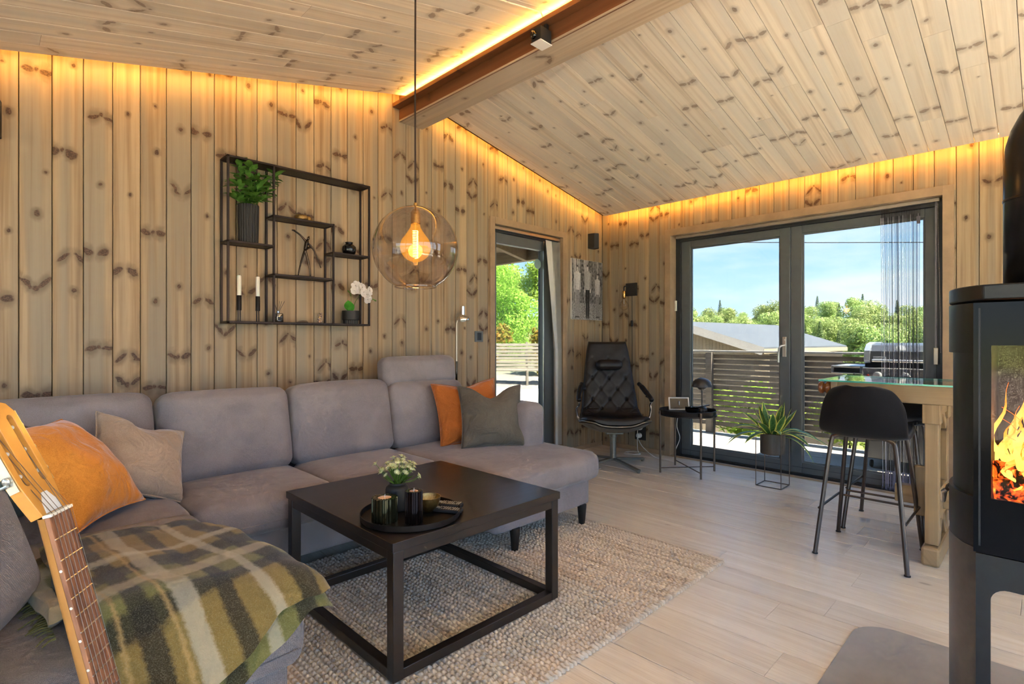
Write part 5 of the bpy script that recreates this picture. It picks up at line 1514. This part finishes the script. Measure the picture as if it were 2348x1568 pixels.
sp_ = thing('snake_plant', 'yellow-edged snake plant in a grey-brown pot on the wire stand', 'plant', (4.318, 1.490, .245))
plain('pot_taupe', (.085, .072, .058), .45, .2, .06)
MB().lathe([(0, 0), (.082, 0), (.088, .006), (.0885, .156), (.084, .156), (.083, .14), (0, .138)], (0, 0, 0), 48).build('pot', 'pot_taupe', sp_)
MB().lathe([(0, .142), (.084, .142)], (0, 0, 0), 24).build('soil', 'pebble', sp_)
MB().box(-.088, .088, -.004, .004, -.004, .0).build('pot_rest', 'bronze_leg', sp_, smooth=0)
rnd = random.Random(12)
def blade(d, L_, w_, droop, roll=0):
    d = Vector(d).normalized(); hz_ = Vector((d.x, d.y, 0)).normalized(); s_ = Vector((-hz_.y, hz_.x, 0)); n = 14; vs = []; uv = []; fs = []
    p0 = Vector((hz_.x*.025, hz_.y*.025, .13)); p = p0.copy(); cd = d.copy()
    for i in range(n+1):
        t = i/n; ww = w_*(.40+.60*sin(pi*min(1, t*.80+.05)))*(1-max(0, (t-.62)/.38)**1.8)+.0006
        up = s_.cross(cd); ss = (s_*cos(roll*t)+up*sin(roll*t))
        for k, a in enumerate((-1, -.5, 0, .5, 1)):
            vs.append(p + ss*ww*a + up*ww*.35*abs(a)); uv.append(((a+1)/2, t))
        cd = (cd + Vector((0, 0, -droop/n)) ).normalized(); p = p + cd*L_/n
    for i in range(n):
        for k in range(4): fs.append((i*5+k, i*5+k+1, i*5+k+6, i*5+k+5))
    m = MB(); m.add(vs, fs); m.build('leaf', 'snake_leaf', sp_, smooth=180, uvs=uv)
# (azimuth, upward slope, length, half width, droop)
for az, up, L_, w_, dr in ((-45, 4.5, .26, .019, .15), (60, 3.6, .25, .019, .2), (150, 3.0, .25, .02, .3), (-10, 2.6, .24, .020, .3), (100, 2.4, .23, .018, .4), (200, 2.2, .22, .019, .5), (-80, 2.6, .24, .019, .3),
                           (-130, 2.0, .22, .019, .6), (135, 1.3, .30, .016, 1.5), (120, .8, .33, .015, 1.9), (160, .9, .28, .016, 1.7), (95, .6, .34, .015, 1.6), (-50, .9, .36, .015, 1.8), (-65, .55, .40, .014, 1.4), (-30, 1.0, .32, .015, 1.7),
                           (-90, 1.1, .30, .016, 1.7), (-5, 1.3, .26, .018, 1.0), (30, 1.5, .25, .018, .9), (175, 1.4, .24, .018, 1.0), (-150, 1.2, .26, .017, 1.4), (-110, 1.0, .30, .016, 1.8), (-40, 1.8, .25, .02, .6), (110, 1.7, .25, .019, .8), (-58, .4, .34, .014, 2.2)):
    blade((cos(radians(az)), sin(radians(az)), up), L_*1.08, w_*1.45, dr, rnd.uniform(-.5, .5))

# ------------------------------------------------------------------ bar table
bt = thing('bar_table', 'tall trestle bar table of pale pine with a green-edged glass top', 'table', (3.55, .2, 0))
GZ = .900
MB().box(3.292, 3.815, -.78, .892, GZ-.008, GZ).build('glass_top', 'table_glass', bt, w=True, smooth=0)
e = MB(); e.box(3.2905, 3.2925, -.78, .892, GZ-.008, GZ+.0002); e.box(3.292, 3.815, .8915, .8935, GZ-.008, GZ+.0002); e.box(3.8145, 3.8165, -.78, .892, GZ-.008, GZ+.0002)
e.build('glass_edge', 'glass_edge', bt, w=True, smooth=0)
def wood(nm, lo, hi, bev=.004, mat='bar_wood'):
    lo, hi = Vector(lo), Vector(hi); c = (lo+hi)/2; s_ = hi-lo; ax_ = max(range(3), key=lambda i: s_[i])
    # local y runs along the grain
    oth = [i for i in range(3) if i != ax_]; E = [Vector((1,0,0)), Vector((0,1,0)), Vector((0,0,1))]
    xx, yy = E[oth[0]], E[ax_]; zz = xx.cross(yy)
    m = MB().box(-s_[oth[0]]/2, s_[oth[0]]/2, -s_[ax_]/2, s_[ax_]/2, -s_[oth[1]]/2, s_[oth[1]]/2)
    o = m.build(nm, mat, bt, smooth=0, bevel=bev)
    o.matrix_local = frame_m(c - bt.location, xx, yy, zz); return o
wood('apron', (3.335, -.74, .798), (3.375, .812, .890)); wood('apron', (3.735, -.74, .798), (3.775, .812, .890))
wood('end_block', (3.335, .812, .815), (3.775, .846, .890), mat='pine_trim')
kb = MB().lathe([(0, 0), (.030, .002), (.036, .012), (.036, .022), (.028, .030), (.026, .036), (.034, .044), (.035, .054), (.028, .062), (0, .064)], (3.37, .848, .852), 28, (0, 1, 0)).build('turned_knob', 'pine_beam', bt, w=True)
plain('varnish', (.26, .085, .02), .22, 0, .2); kb.data.materials[0] = MT['varnish']
for y0 in (.378, -.62):
    y1 = y0+.056
    for x in (3.362, 3.684): wood('post', (x, y0, .095), (x+.066, y1, .80))
    wood('cap', (3.348, y0-.008, .70), (3.435, y1+.008, .798)); wood('cap', (3.675, y0-.008, .70), (3.762, y1+.008, .798))
    wood('top_bearer', (3.435, y0, .735), (3.675, y1, .797))
    wood('foot', (3.316, y0-.010, .0), (3.79, y1+.010, .092), .012)
    wood('cross_bar', (3.428, y0, .215), (3.684, y1, .365))
    for sx_, xx in ((1, 3.43), (-1, 3.68)):
        m = MB().bar((xx-.01*sx_, (y0+y1)/2, .085), (xx+.11*sx_, (y0+y1)/2, .225), .05, .05, (0, 1, 0)); m.build('brace', 'bar_wood', bt, w=True, smooth=0, bevel=.004)
        m = MB().bar((xx-.01*sx_, (y0+y1)/2, .66), (xx+.10*sx_, (y0+y1)/2, .745), .05, .05, (0, 1, 0)); m.build('brace', 'bar_wood', bt, w=True, smooth=0, bevel=.004)
wood('stretcher', (3.525, -.80, .245), (3.585, .585, .338))
wood('tusk_key', (3.512, .445, .190), (3.548, .500, .455), .008); wood('tusk_key', (3.562, .445, .205), (3.598, .500, .44), .008)

# ------------------------------------------------------------------ bar stools
def make_stool(lbl, loc, rz):
    s_ = thing('bar_stool', lbl, 'stool', loc, rz, 'black bar stools')
    # forward is +x; shell: seat pan rising into a low wrapped back
    C_ = spline([(.205, .632, .130), (.19, .644, .165), (.06, .630, .186), (-.09, .622, .192), (-.165, .642, .192), (-.205, .712, .188), (-.225, .805, .172), (-.235, .868, .135), (-.237, .888, .085)], 6)
    n = len(C_)-1
    def f(a, b):
        a = 2*a-1; t = b*n; i = min(n-1, int(t)); c = C_[i]*(1-(t-i)) + C_[i+1]*(t-i)
        bk = sst(.45, .75, b)
        x = c.x + .095*bk*abs(a)**2.2*(1-.3*b); z = c.y + (1-bk)*.022*abs(a)**3 - .016*bk*a*a*(.3+.7*sst(.6, .95, b))
        return (x, c.z*a, z)
    m = MB().grid(28, 48, f)
    o = m.build('seat_shell', 'stool_fabric', s_, smooth=180)
    md = o.modifiers.new('thick', 'SOLIDIFY'); md.thickness = .024; md.offset = 0
    md = o.modifiers.new('sub', 'SUBSURF'); md.levels = 1; md.render_levels = 1
    FX, FY, TX, TY_ = .222, .197, .145, .135
    for sx_ in (-1, 1):
        for sy in (-1, 1):
            MB().tube(spline([(sx_*FX, sy*FY, .004), (sx_*(FX*.62+TX*.38), sy*(FY*.62+TY_*.38), .25), (sx_*(FX*.1+TX*.9), sy*(FY*.1+TY_*.9), .57), (sx_*TX, sy*(TY_-.012), .615), (sx_*TX, sy*(TY_-.05), .628)], 6), .0105, 10).build('leg', 'stool_leg', s_)
            MB().lathe([(.0135, 0), (.0135, .006), (0, .007)], (sx_*FX, sy*FY, 0), 14).build('foot_pad', 'matt_black', s_)
        MB().tube([(sx_*TX, -TY_+.05, .628), (sx_*TX, TY_-.05, .628)], .0105, 10).build('top_bar', 'stool_leg', s_)
    k = .30; fx, fy = FX*(1-.38*k/.25*.8)+TX*.38*k/.25*.8, FY*(1-.38*k/.25*.8)+TY_*.38*k/.25*.8
    for sy in (-1, 1): MB().tube([(-fx, sy*(fy+.012), .235), (fx, sy*(fy+.012), .235)], .0062, 8).build('side_footrest', 'stool_leg', s_)
    MB().tube([(fx+.012, -fy-.01, .225), (fx+.012, fy+.01, .225)], .0062, 8).build('front_footrest', 'stool_leg', s_)
    return s_
make_stool('black upholstered bar stool seen from behind, nearest the camera', (3.325, .662, 0), 0)
make_stool('black upholstered bar stool on the far side of the bar table', (3.862, .660, 0), pi)

# ------------------------------------------------------------------ string curtain and blinds
cu = thing('string_curtain', 'dark string curtain with clear carriers hanging at the right deck door', 'curtain', (4.775, .75, 0))
MB().box(4.752, 4.792, .530, 2.53, 2.092, 2.117).build('track', 'blind_rail', cu, w=True, smooth=0, bevel=.002)
rnd = random.Random(6)
plain('string_dark', (.03, .028, .035), .8); plain('string_mid', (.14, .13, .16), .8); plain('string_pale', (.55, .54, .58), .8); plain('tassel', (.20, .19, .25), .9)
y = .645
k = 0
while y < .880:
    big = rnd.random()
    mt = 'string_dark' if big > .62 else ('string_mid' if big > .3 else 'string_pale')
    r_ = .0024 if big > .8 else .0013
    if k % 2 == 0:
        MB().box(4.776, 4.7775, y-.006, y+.006, 2.005, 2.090).build('carrier', 'clear_plastic', cu, w=True, smooth=0)
    yb = .640 + (y-.640)*.92 + .006*rnd.uniform(-1, 1)
    MB().tube([(4.776, y, 2.03), (4.776, (y+yb)/2, 1.0), (4.774, yb, .14)], r_, 5).build('string', mt, cu, w=True)
    ts = MB().tube([(4.774, yb, .15), (4.772, yb, .05)], [.0035, .0042], 6)
    for j in range(4): ts.tube([(4.772, yb, .05), (4.770+rnd.uniform(-.008, .004), yb+rnd.uniform(-.008, .008), .006)], [.0016, .0008], 4)
    ts.build('tassel', 'tassel', cu, w=True)
    y += .0075; k += 1
MB().box(4.772, 4.7745, .640, .662, 1.955, 2.010).build('fabric_sample', 'string_mid', cu, w=True, smooth=0)
bc = thing('bead_chain', 'looped bead chain and cord weight at the right jamb of the deck doors', 'chain', (4.74, .53, 2.10))
for k in range(118):
    z = 2.085 - k*.009; yy = .538 - .016*sst(0, 1, k/118.)
    MB().ball((4.748, yy, z), .0028, (1, 1, 1), 6, 4).build('bead', 'chrome', bc, w=True, smooth=180)
MB().tube([(4.750, .545, 2.09), (4.750, .545, 1.06)], .0018, 5).build('cord', 'string_pale', bc, w=True); MB().tube([(4.750, .552, 2.09), (4.750, .552, 1.06)], .0018, 5).build('cord', 'string_pale', bc, w=True)
MB().box(4.744, 4.756, .536, .562, .945, 1.065).build('cord_weight', 'blind_rail', bc, w=True, smooth=0, bevel=.004)

vb = thing('vertical_blind', 'pale vertical slat blind gathered at the right of the terrace door', 'blind', (3.9, 3.385, 0))
MB().box(3.13, 4.03, 3.372, 3.398, 2.084, 2.112).build('headrail', 'steel', vb, w=True, smooth=0, bevel=.002)
def slat(xt, xm, hw, ang, y0):
    a = radians(ang); dx, dy = hw*cos(a), hw*sin(a); m = MB()
    path = [(xt, 2.065), (xt+(xm-xt)*.33, 1.72), (xt+(xm-xt)*.72, 1.30), (xm, 1.035), (xm+.002, 1.03), (xm+.004, .10)]
    vs = []; 
    for x, z in path:
        f = (2.065-z)/1.035; f = min(1, f); w2 = 1-.35*f
        for s_ in (-1, 1):
            vs += [(x+s_*dx*w2, y0+s_*dy, z), (x+s_*dx*w2, y0+s_*dy+.0014, z)]
    fs = []
    for i in range(len(path)-1):
        a_, b_ = i*4, i*4+4; fs += [(a_, a_+2, b_+2, b_), (a_+1, b_+1, b_+3, a_+3), (a_, b_, b_+1, a_+1), (a_+2, a_+3, b_+3, b_+2)]
    m.add(vs, fs); m.build('slat', 'blind_slat', vb, w=True, smooth=0)
slat(3.838, 3.958, .056, 8, 3.352)
for k in range(7): slat(3.895+.017*k, 3.975+.007*k, .040, 72, 3.388-.002*k)

# ------------------------------------------------------------------ wood stove on its hearth plate
hp_pts = []
def rounded(x0, x1, y0, y1, r, n=8):
    P_ = []
    for cx_, cy_, a0 in ((x1-r, y1-r, 0), (x0+r, y1-r, 90), (x0+r, y0+r, 180), (x1-r, y0+r, 270)):
        for i in range(n+1):
            a = radians(a0+90*i/n); P_.append((cx_+r*cos(a), cy_+r*sin(a)))
    return P_
hpl = MB().prism(rounded(1.28, 2.485, -.525, .525, .13), .0005, .006).build('hearth_plate', 'hearth_plate', smooth=0, bevel=.001)
tag(hpl, 'pale grey rounded hearth plate on the floor under the stove', 'hearth')
sv = thing('wood_stove', 'tall black oval wood stove with a lit fire behind its glass door', 'stove', (2.02, 0, .006))
def plan(s_=1.0, n=48, x0=1.80, x1=2.26):
    # flat-fronted oval, counter-clockwise from the right end of the front
    P_ = [(x0, -.122*s_), ]
    P_ = []
    for i in range(n):
        t = i/(n-1); a = -pi/2 + 0
        # right side curve from front (x0,-.122) round the back to (x0,.122)
        ang = radians(-150 + 300*t)
        cx_, hy, hx = (x0+.225), .202*s_, .235
        x = cx_ + hx*cos(ang)*1.0; y = hy*math.copysign(min(1, abs(sin(ang)))**.8, sin(ang))
        P_.append((max(x0, min(x1, x)), y))
    return P_
PL = plan()
def shell(nm, z0, z1, sc, mat, bev=.004, parent=None):
    cx_, cy_ = 2.02, 0
    return MB().prism([(cx_+(x-cx_)*sc, cy_+(y-cy_)*sc) for x, y in PL], z0, z1).build(nm, mat, parent or sv, w=True, smooth=40, bevel=bev)
shell('top_plate', 1.222, 1.262, 1.0, 'stove_black')
# upper body: hollow casing with a front opening for the fire chamber
def casing(nm, z0, z1, sc, mat, keep, th=.012):
    cx_ = 2.02; o = [(cx_+(x-cx_)*sc, y*sc) for x, y in PL if keep(x, y)]
    m = MB(); n = len(o); vs = []
    for k, (s2) in enumerate((1.0, 1-th/.2)):
        for z in (z0, z1): vs += [(cx_+(x-cx_)*s2, y*s2, z) for x, y in o]
    fs = []
    for i in range(n-1):
        fs += [(i, i+1, n+i+1, n+i), (2*n+i, 3*n+i, 3*n+i+1, 2*n+i+1), (i, 2*n+i, 2*n+i+1, i+1), (n+i, n+i+1, 3*n+i+1, 3*n+i)]
    fs += [(0, n, 3*n, 2*n), (n-1, 3*n-1, 4*n-1, 2*n-1)]
    m.add(vs, fs); return m.build(nm, mat, sv, w=True, smooth=40)
back = lambda x, y: True
casing('upper_casing', 1.085, 1.216, 1.0, 'stove_black', back)
casing('side_casing', .70, 1.085, .955, 'stove_black', back)
casing('lower_casing', .600, .71, 1.0, 'stove_black', back)
casing('seam_band', .578, .600, .995, 'stove_black', back)
MB().tube([(1.93, .198, .700), (1.94, .208, .69), (1.975, .212, .655), (2.01, .209, .69), (2.02, .200, .700)], .006, 8).build('door_latch', 'steel', sv, w=True)
# door: black glass frame with a clear window
door = MB(); Wy = .098; Wz0, Wz1 = .722, 1.106
for (y0, y1, z0, z1) in ((Wy, .132, .582, 1.214), (-.132, -Wy, .582, 1.214), (-Wy, Wy, Wz1, 1.214), (-Wy, Wy, .582, Wz0)): door.box(1.792, 1.800, y0, y1, z0, z1)
dr = door.build('fire_door', 'stove_door', sv, w=True, smooth=0)
MB().box(1.7915, 1.7935, -Wy, Wy, Wz0, Wz1).build('door_glass', 'stove_glass', dr, w=True, smooth=0)
MB().box(1.788, 1.792, .118, .122, .60, 1.20).build('door_edge', 'stove_black', dr, w=True, smooth=0)
ch = MB(); 
ch.box(2.15, 2.17, -.115, .115, .69, 1.14); ch.box(1.806, 2.16, .102, .110, .69, 1.14); ch.box(1.806, 2.16, -.110, -.102, .69, 1.14); ch.box(1.806, 2.16, -.118, .118, .672, .69); ch.box(1.86, 2.16, -.118, .118, 1.12, 1.14)
ch.build('fire_chamber', 'vermiculite', sv, w=True, smooth=0)
for a, b_, r_ in (((1.86, -.09, .715), (1.90, .09, .722), .026), ((1.93, -.10, .722), (1.95, .10, .715), .030), ((1.88, .06, .760), (1.93, -.09, .752), .024), ((1.99, -.08, .75), (1.90, .095, .775), .022)):
    m = MB().tube([Vector(a)*(1-t)+Vector(b_)*t + Vector((.004*sin(t*9), 0, .004*cos(t*7))) for t in [i/6 for i in range(7)]], [r_*(1+.12*sin(i*2.3)) for i in range(7)], 10)
    m.build('log', 'ember_log', sv, w=True, smooth=60)
rnd = random.Random(33)
for k in range(46):
    y = rnd.uniform(-.085, .092); x = rnd.uniform(1.85, 2.03); h_ = rnd.uniform(.10, .36)*(1-abs(y)*2.6); w_ = rnd.uniform(.005, .013)
    m = MB(); n = 14; ph = rnd.random()*6; pts_ = []; rs = []
    for i in range(n):
        t = i/(n-1); pts_.append((x+.008*sin(t*5+ph), y + .026*t*sin(t*6+ph)+.012*sin(t*11+ph*2), .735+h_*t)); rs.append(max(.0006, w_*(sin(pi*min(1, t*.85+.16))**1.2)*(1-t)**.35))
    m.tube(pts_, rs, 8); m.build('flame', 'flame', sv, w=True, smooth=180)
fl_ = bpy.data.lights.new('fire_light', 'POINT'); fl_.energy = 1.2; fl_.color = (1, .42, .12); fl_.shadow_soft_size = .06
fo = bpy.data.objects.new('fire_light', fl_); COL.objects.link(fo); fo.location = (1.93, 0, .90)
# pedestal with the open wood store
ped = lambda x, y: abs(y) > .10
for s_ in (1, -1):
    cx_ = 2.02; o = [(x, y) for x, y in PL if y*s_ > .110 and x < 2.16]
    o = sorted(o, key=lambda p: p[0]); m = MB(); n = len(o); vs = []
    for sc in (1.0, .94):
        for z in (.007, .578): vs += [(cx_+(x-cx_)*sc, y*sc, z) for x, y in o]
    fs = []
    for i in range(n-1): fs += [(i, i+1, n+i+1, n+i), (2*n+i, 3*n+i, 3*n+i+1, 2*n+i+1), (i, 2*n+i, 2*n+i+1, i+1), (n+i, n+i+1, 3*n+i+1, 3*n+i)]
    fs += [(0, n, 3*n, 2*n), (n-1, 3*n-1, 4*n-1, 2*n-1)]
    m.add(vs, fs); m.build('pedestal_side', 'stove_grey', sv, w=True, smooth=40)
# front frame of the wood store with a rounded opening
def front_frame():
    o = [(-.128, .008), (.128, .008), (.128, .576), (-.128, .576)]
    inn = [(a, b_) for a, b_ in rounded(-.100, .100, .075, .497, .035, 6)]
    import bmesh
    bm = bmesh.new(); vo = [bm.verts.new((1.802, a, b_)) for a, b_ in o]; vi = [bm.verts.new((1.802, a, b_)) for a, b_ in inn]
    es = [bm.edges.new((vo[i], vo[(i+1) % 4])) for i in range(4)] + [bm.edges.new((vi[i], vi[(i+1) % len(vi)])) for i in range(len(vi))]
    bmesh.ops.triangle_fill(bm, edges=es, use_beauty=True)
    fs = [f for f in bm.faces]
    r = bmesh.ops.extrude_face_region(bm, geom=fs); bmesh.ops.translate(bm, verts=[v for v in r['geom'] if isinstance(v, bmesh.types.BMVert)], vec=(.012, 0, 0))
    bmesh.ops.recalc_face_normals(bm, faces=bm.faces)
    m = MB(); m.v = [tuple(v.co) for v in bm.verts]; bm.verts.index_update(); m.f = [tuple(v.index for v in f.verts) for f in bm.faces]; bm.free()
    return m
front_frame().build('store_front', 'stove_black', sv, w=True, smooth=0)
shell('base_plate', .006, .030, .98, 'stove_black', .002)
pipe = [(2.055, .012, 1.262), (2.055, .012, 1.62)] + [(2.055, .012-.17*(1-cos(radians(a))), 1.62+.17*sin(radians(a))) for a in range(10, 91, 10)] + [(2.055, -.40, 1.79)]
fp = MB().tube(pipe, .0755, 32); fp.build('flue_pipe', 'stove_pipe', sv, w=True, smooth=180)
MB().lathe([(.0765, 0), (.0775, .002), (.0775, .006), (.0765, .008)], (2.055, .012, 1.505), 40).build('pipe_joint', 'stove_pipe', sv, w=True)
MB().lathe([(.082, 0), (.082, .012), (.0765, .013)], (2.055, .012, 1.262), 40).build('pipe_collar', 'stove_black', sv, w=True)

# ------------------------------------------------------------------ guitar
gw = Vector((.581, .813, .02)); gdv = Vector((-.1954, .1156, .974)).normalized(); gw = (gw - gdv*gw.dot(gdv)).normalized(); gn = gw.cross(gdv)
nut = Vector((.088, 1.126, .841)); SCL = .650
gt = thing('acoustic_guitar', 'acoustic guitar with a slotted headstock leaning in front of the sofa', 'guitar', (0, 0, 0))
gt.matrix_basis = frame_m(nut - gdv*.86, gw, gdv, gn)
YN = .86   # nut along the neck, body end at 0
plain('guitar_wood', (.58, .27, .055), .22, 0, .18, 8); plain('guitar_neck', (.46, .21, .05), .22, 0, .12, 10); plain('guitar_top', (.66, .40, .14), .2, 0, .08, 6); plain('bone', (.80, .76, .66), .35); plain('plate_nickel', (.50, .48, .42), .3, .95, .2, 30); plain('pickguard_white', (.74, .77, .78), .3)
def rosewood():
    b = NB('rosewood'); x, y, z = b.sep(b.obj())
    g = b.noise(b.comb(b.math('MULTIPLY', x, 160), b.math('MULTIPLY', y, 9), b.math('MULTIPLY', z, 60)), 1, 5, .6)
    b.pbr(b.mix(b.smooth(g, .35, .7), (.34, .15, .075), (.17, .065, .035)), .42, 0, b.bump(g, .15, .001))
rosewood()
# body
outl = []
for i in range(72):
    t = 2*pi*i/72; yy = .245 - .245*cos(t); u_ = yy/.49
    hw = (.185*sin(pi*min(1, (u_+.0)/.66))**.62 if u_ < .33 else .185*(1-sst(.33, .62, u_)) + .120*sst(.33, .62, u_)) if u_ < .62 else .120 + .018*sin(pi*(u_-.62)/.38*.9)
    if u_ > .80: hw *= sqrt(max(0, 1-((u_-.80)/.20)**2))*.96+.04*(u_ < .999)
    outl.append((hw*(1 if t < pi else -1), yy))
MB().prism(outl, -.100, -.012).build('body', 'guitar_wood', gt, smooth=30, bevel=.003)
MB().prism([(a*.985, .004+b_*.985) for a, b_ in outl], -.014, -.009).build('top', 'guitar_top', gt, smooth=30)
MB().tube([(a*.992, b_, -.0105) for a, b_ in outl], .003, 6, closed=True).build('binding', 'bone', gt)
MB().lathe([(0, 0), (.05, 0)], (0, .335, -.0085), 40).build('sound_hole', 'matt_black', gt)
MB().box(-.08, .08, .198, .225, -.010, .0).build('bridge', 'rosewood', gt, smooth=0, bevel=.003)
# neck (half-round) and fretboard
y0 = .40; nn_ = 20; vs = []; fs = []
for i in range(nn_+1):
    t = i/nn_; y = y0 + (YN-y0)*t; hw = .029*(1-t) + .0255*t; dp = .030*(1-t) + .021*t
    for k in range(9):
        a = pi*k/8; vs.append((hw*cos(a), y, -.004 - dp*sin(a)))
for i in range(nn_):
    for k in range(8): fs.append((i*9+k, (i+1)*9+k, (i+1)*9+k+1, i*9+k+1))
    fs.append((i*9, i*9+8, (i+1)*9+8, (i+1)*9))
m = MB(); m.add(vs, fs); m.build('neck', 'guitar_neck', gt, smooth=60)
m = MB(); m.add([(-.0295, .32, -.004), (.0295, .32, -.004), (.0295, .32, .003), (-.0295, .32, .003), (-.0258, YN, -.004), (.0258, YN, -.004), (.0258, YN, .003), (-.0258, YN, .003)], [(0, 3, 2, 1), (4, 5, 6, 7), (0, 1, 5, 4), (1, 2, 6, 5), (2, 3, 7, 6), (3, 0, 4, 7)])
fb = m.build('fretboard', 'rosewood', gt, smooth=0, bevel=.001)
for k in range(1, 18):
    y = YN - SCL*(1-2**(-k/12)); hw = .0255 + (.0292-.0255)*(YN-y)/.58
    MB().tube([(-hw, y, .0033), (hw, y, .0033)], .0011, 6).build('fret', 'steel', fb)
    if k in (3, 5, 7, 9, 12, 15): 
        ym = y + .5*(YN - SCL*(1-2**(-(k-1)/12)) - y); MB().lathe([(.0022, 0), (.0022, .0006), (0, .0006)], (-hw-.0002, ym, -.0005), 12, (-1, 0, 0)).build('side_dot', 'bone', fb)
MB().box(-.0262, .0262, YN, YN+.005, -.006, .0075).build('nut', 'bone', gt, smooth=0, bevel=.001)
# slotted headstock, tilted back
TI = radians(13)
def hd_(x, s_, z): return (x, YN+.004 + s_*cos(TI) + z*sin(TI), -.004 - s_*sin(TI) + z*cos(TI))
import bmesh
def headstock():
    bm = bmesh.new()
    o = [(-.026, 0), (.026, 0), (.033, .035), (.037, .06), (.036, .175), (.026, .192), (.010, .198), (0, .190), (-.010, .198), (-.026, .192), (-.036, .175), (-.037, .06), (-.033, .035)]
    loops = [o]
    for sx_ in (-1, 1): loops.append([(sx_*.0185+.0065*cos(a)*(1 if True else 1), (.060 if sin(a) < 0 else .165) + .0065*sin(a)) for a in [2*pi*i/16+.05 for i in range(16)]])
    es = []
    for lp in loops:
        vv = [bm.verts.new((a, b_, 0)) for a, b_ in lp]; es += [bm.edges.new((vv[i], vv[(i+1) % len(vv)])) for i in range(len(vv))]
    bmesh.ops.triangle_fill(bm, edges=es, use_beauty=True)
    r = bmesh.ops.extrude_face_region(bm, geom=list(bm.faces)); bmesh.ops.translate(bm, verts=[v for v in r['geom'] if isinstance(v, bmesh.types.BMVert)], vec=(0, 0, -.019))
    bmesh.ops.recalc_face_normals(bm, faces=bm.faces); bm.verts.index_update()
    m = MB(); m.v = [hd_(*v.co) for v in bm.verts]; m.f = [tuple(v.index for v in f.verts) for f in bm.faces]; bm.free(); return m
hs = headstock().build('headstock', 'guitar_wood', gt, smooth=30, bevel=.001)
m = MB().prism([(-.017, .002), (.017, .002), (.014, .020), (.005, .036), (-.005, .036), (-.014, .020)], 0, .0022, hd_); m.build('truss_cover', 'pickguard_white', hs, smooth=0)
for sx_ in (-1, 1):
    MB().prism([(sx_*.0372, .050), (sx_*.0386, .050), (sx_*.0386, .178), (sx_*.0372, .178)], -.0165, -.0015, hd_).build('tuner_plate', 'plate_nickel', hs, smooth=0)
    for s_ in (.072, .112, .152):
        MB().tube([hd_(sx_*.030, s_, -.009), hd_(sx_*.0095, s_, -.009)], .0035, 10).build('roller', 'bone', hs)
        MB().lathe([(.006, 0), (.006, .004), (.003, .006), (0, .006)], hd_(sx_*.0386, s_, -.009), 14, gw*0+Vector((sx_, 0, 0))).build('tuner_gear', 'plate_nickel', hs)
        MB().tube([hd_(sx_*.043, s_-.007, -.009), hd_(sx_*.043, s_-.007, -.028)], .0025, 8).build('tuner_shaft', 'plate_nickel', hs)
        MB().softbox(hd_(sx_*.043, s_-.007, -.036), (.008, .015, .018), .004, n=4).build('tuner_button', 'bone', hs, smooth=180)
for k in range(6):
    xn = -.0215 + .0086*k; xb = -.027 + .0108*k; s_ = (.072, .112, .152)[k if k < 3 else 5-k]; xx = (-.0185 if k < 3 else .0185)
    MB().tube([(xb, .212, .004), (xn, YN+.002, .0078), hd_(xx, s_, -.006)], .0003 + .00007*(5-k), 5).build('string', 'bronze_leg' if k < 3 else 'stove_grey', gt)
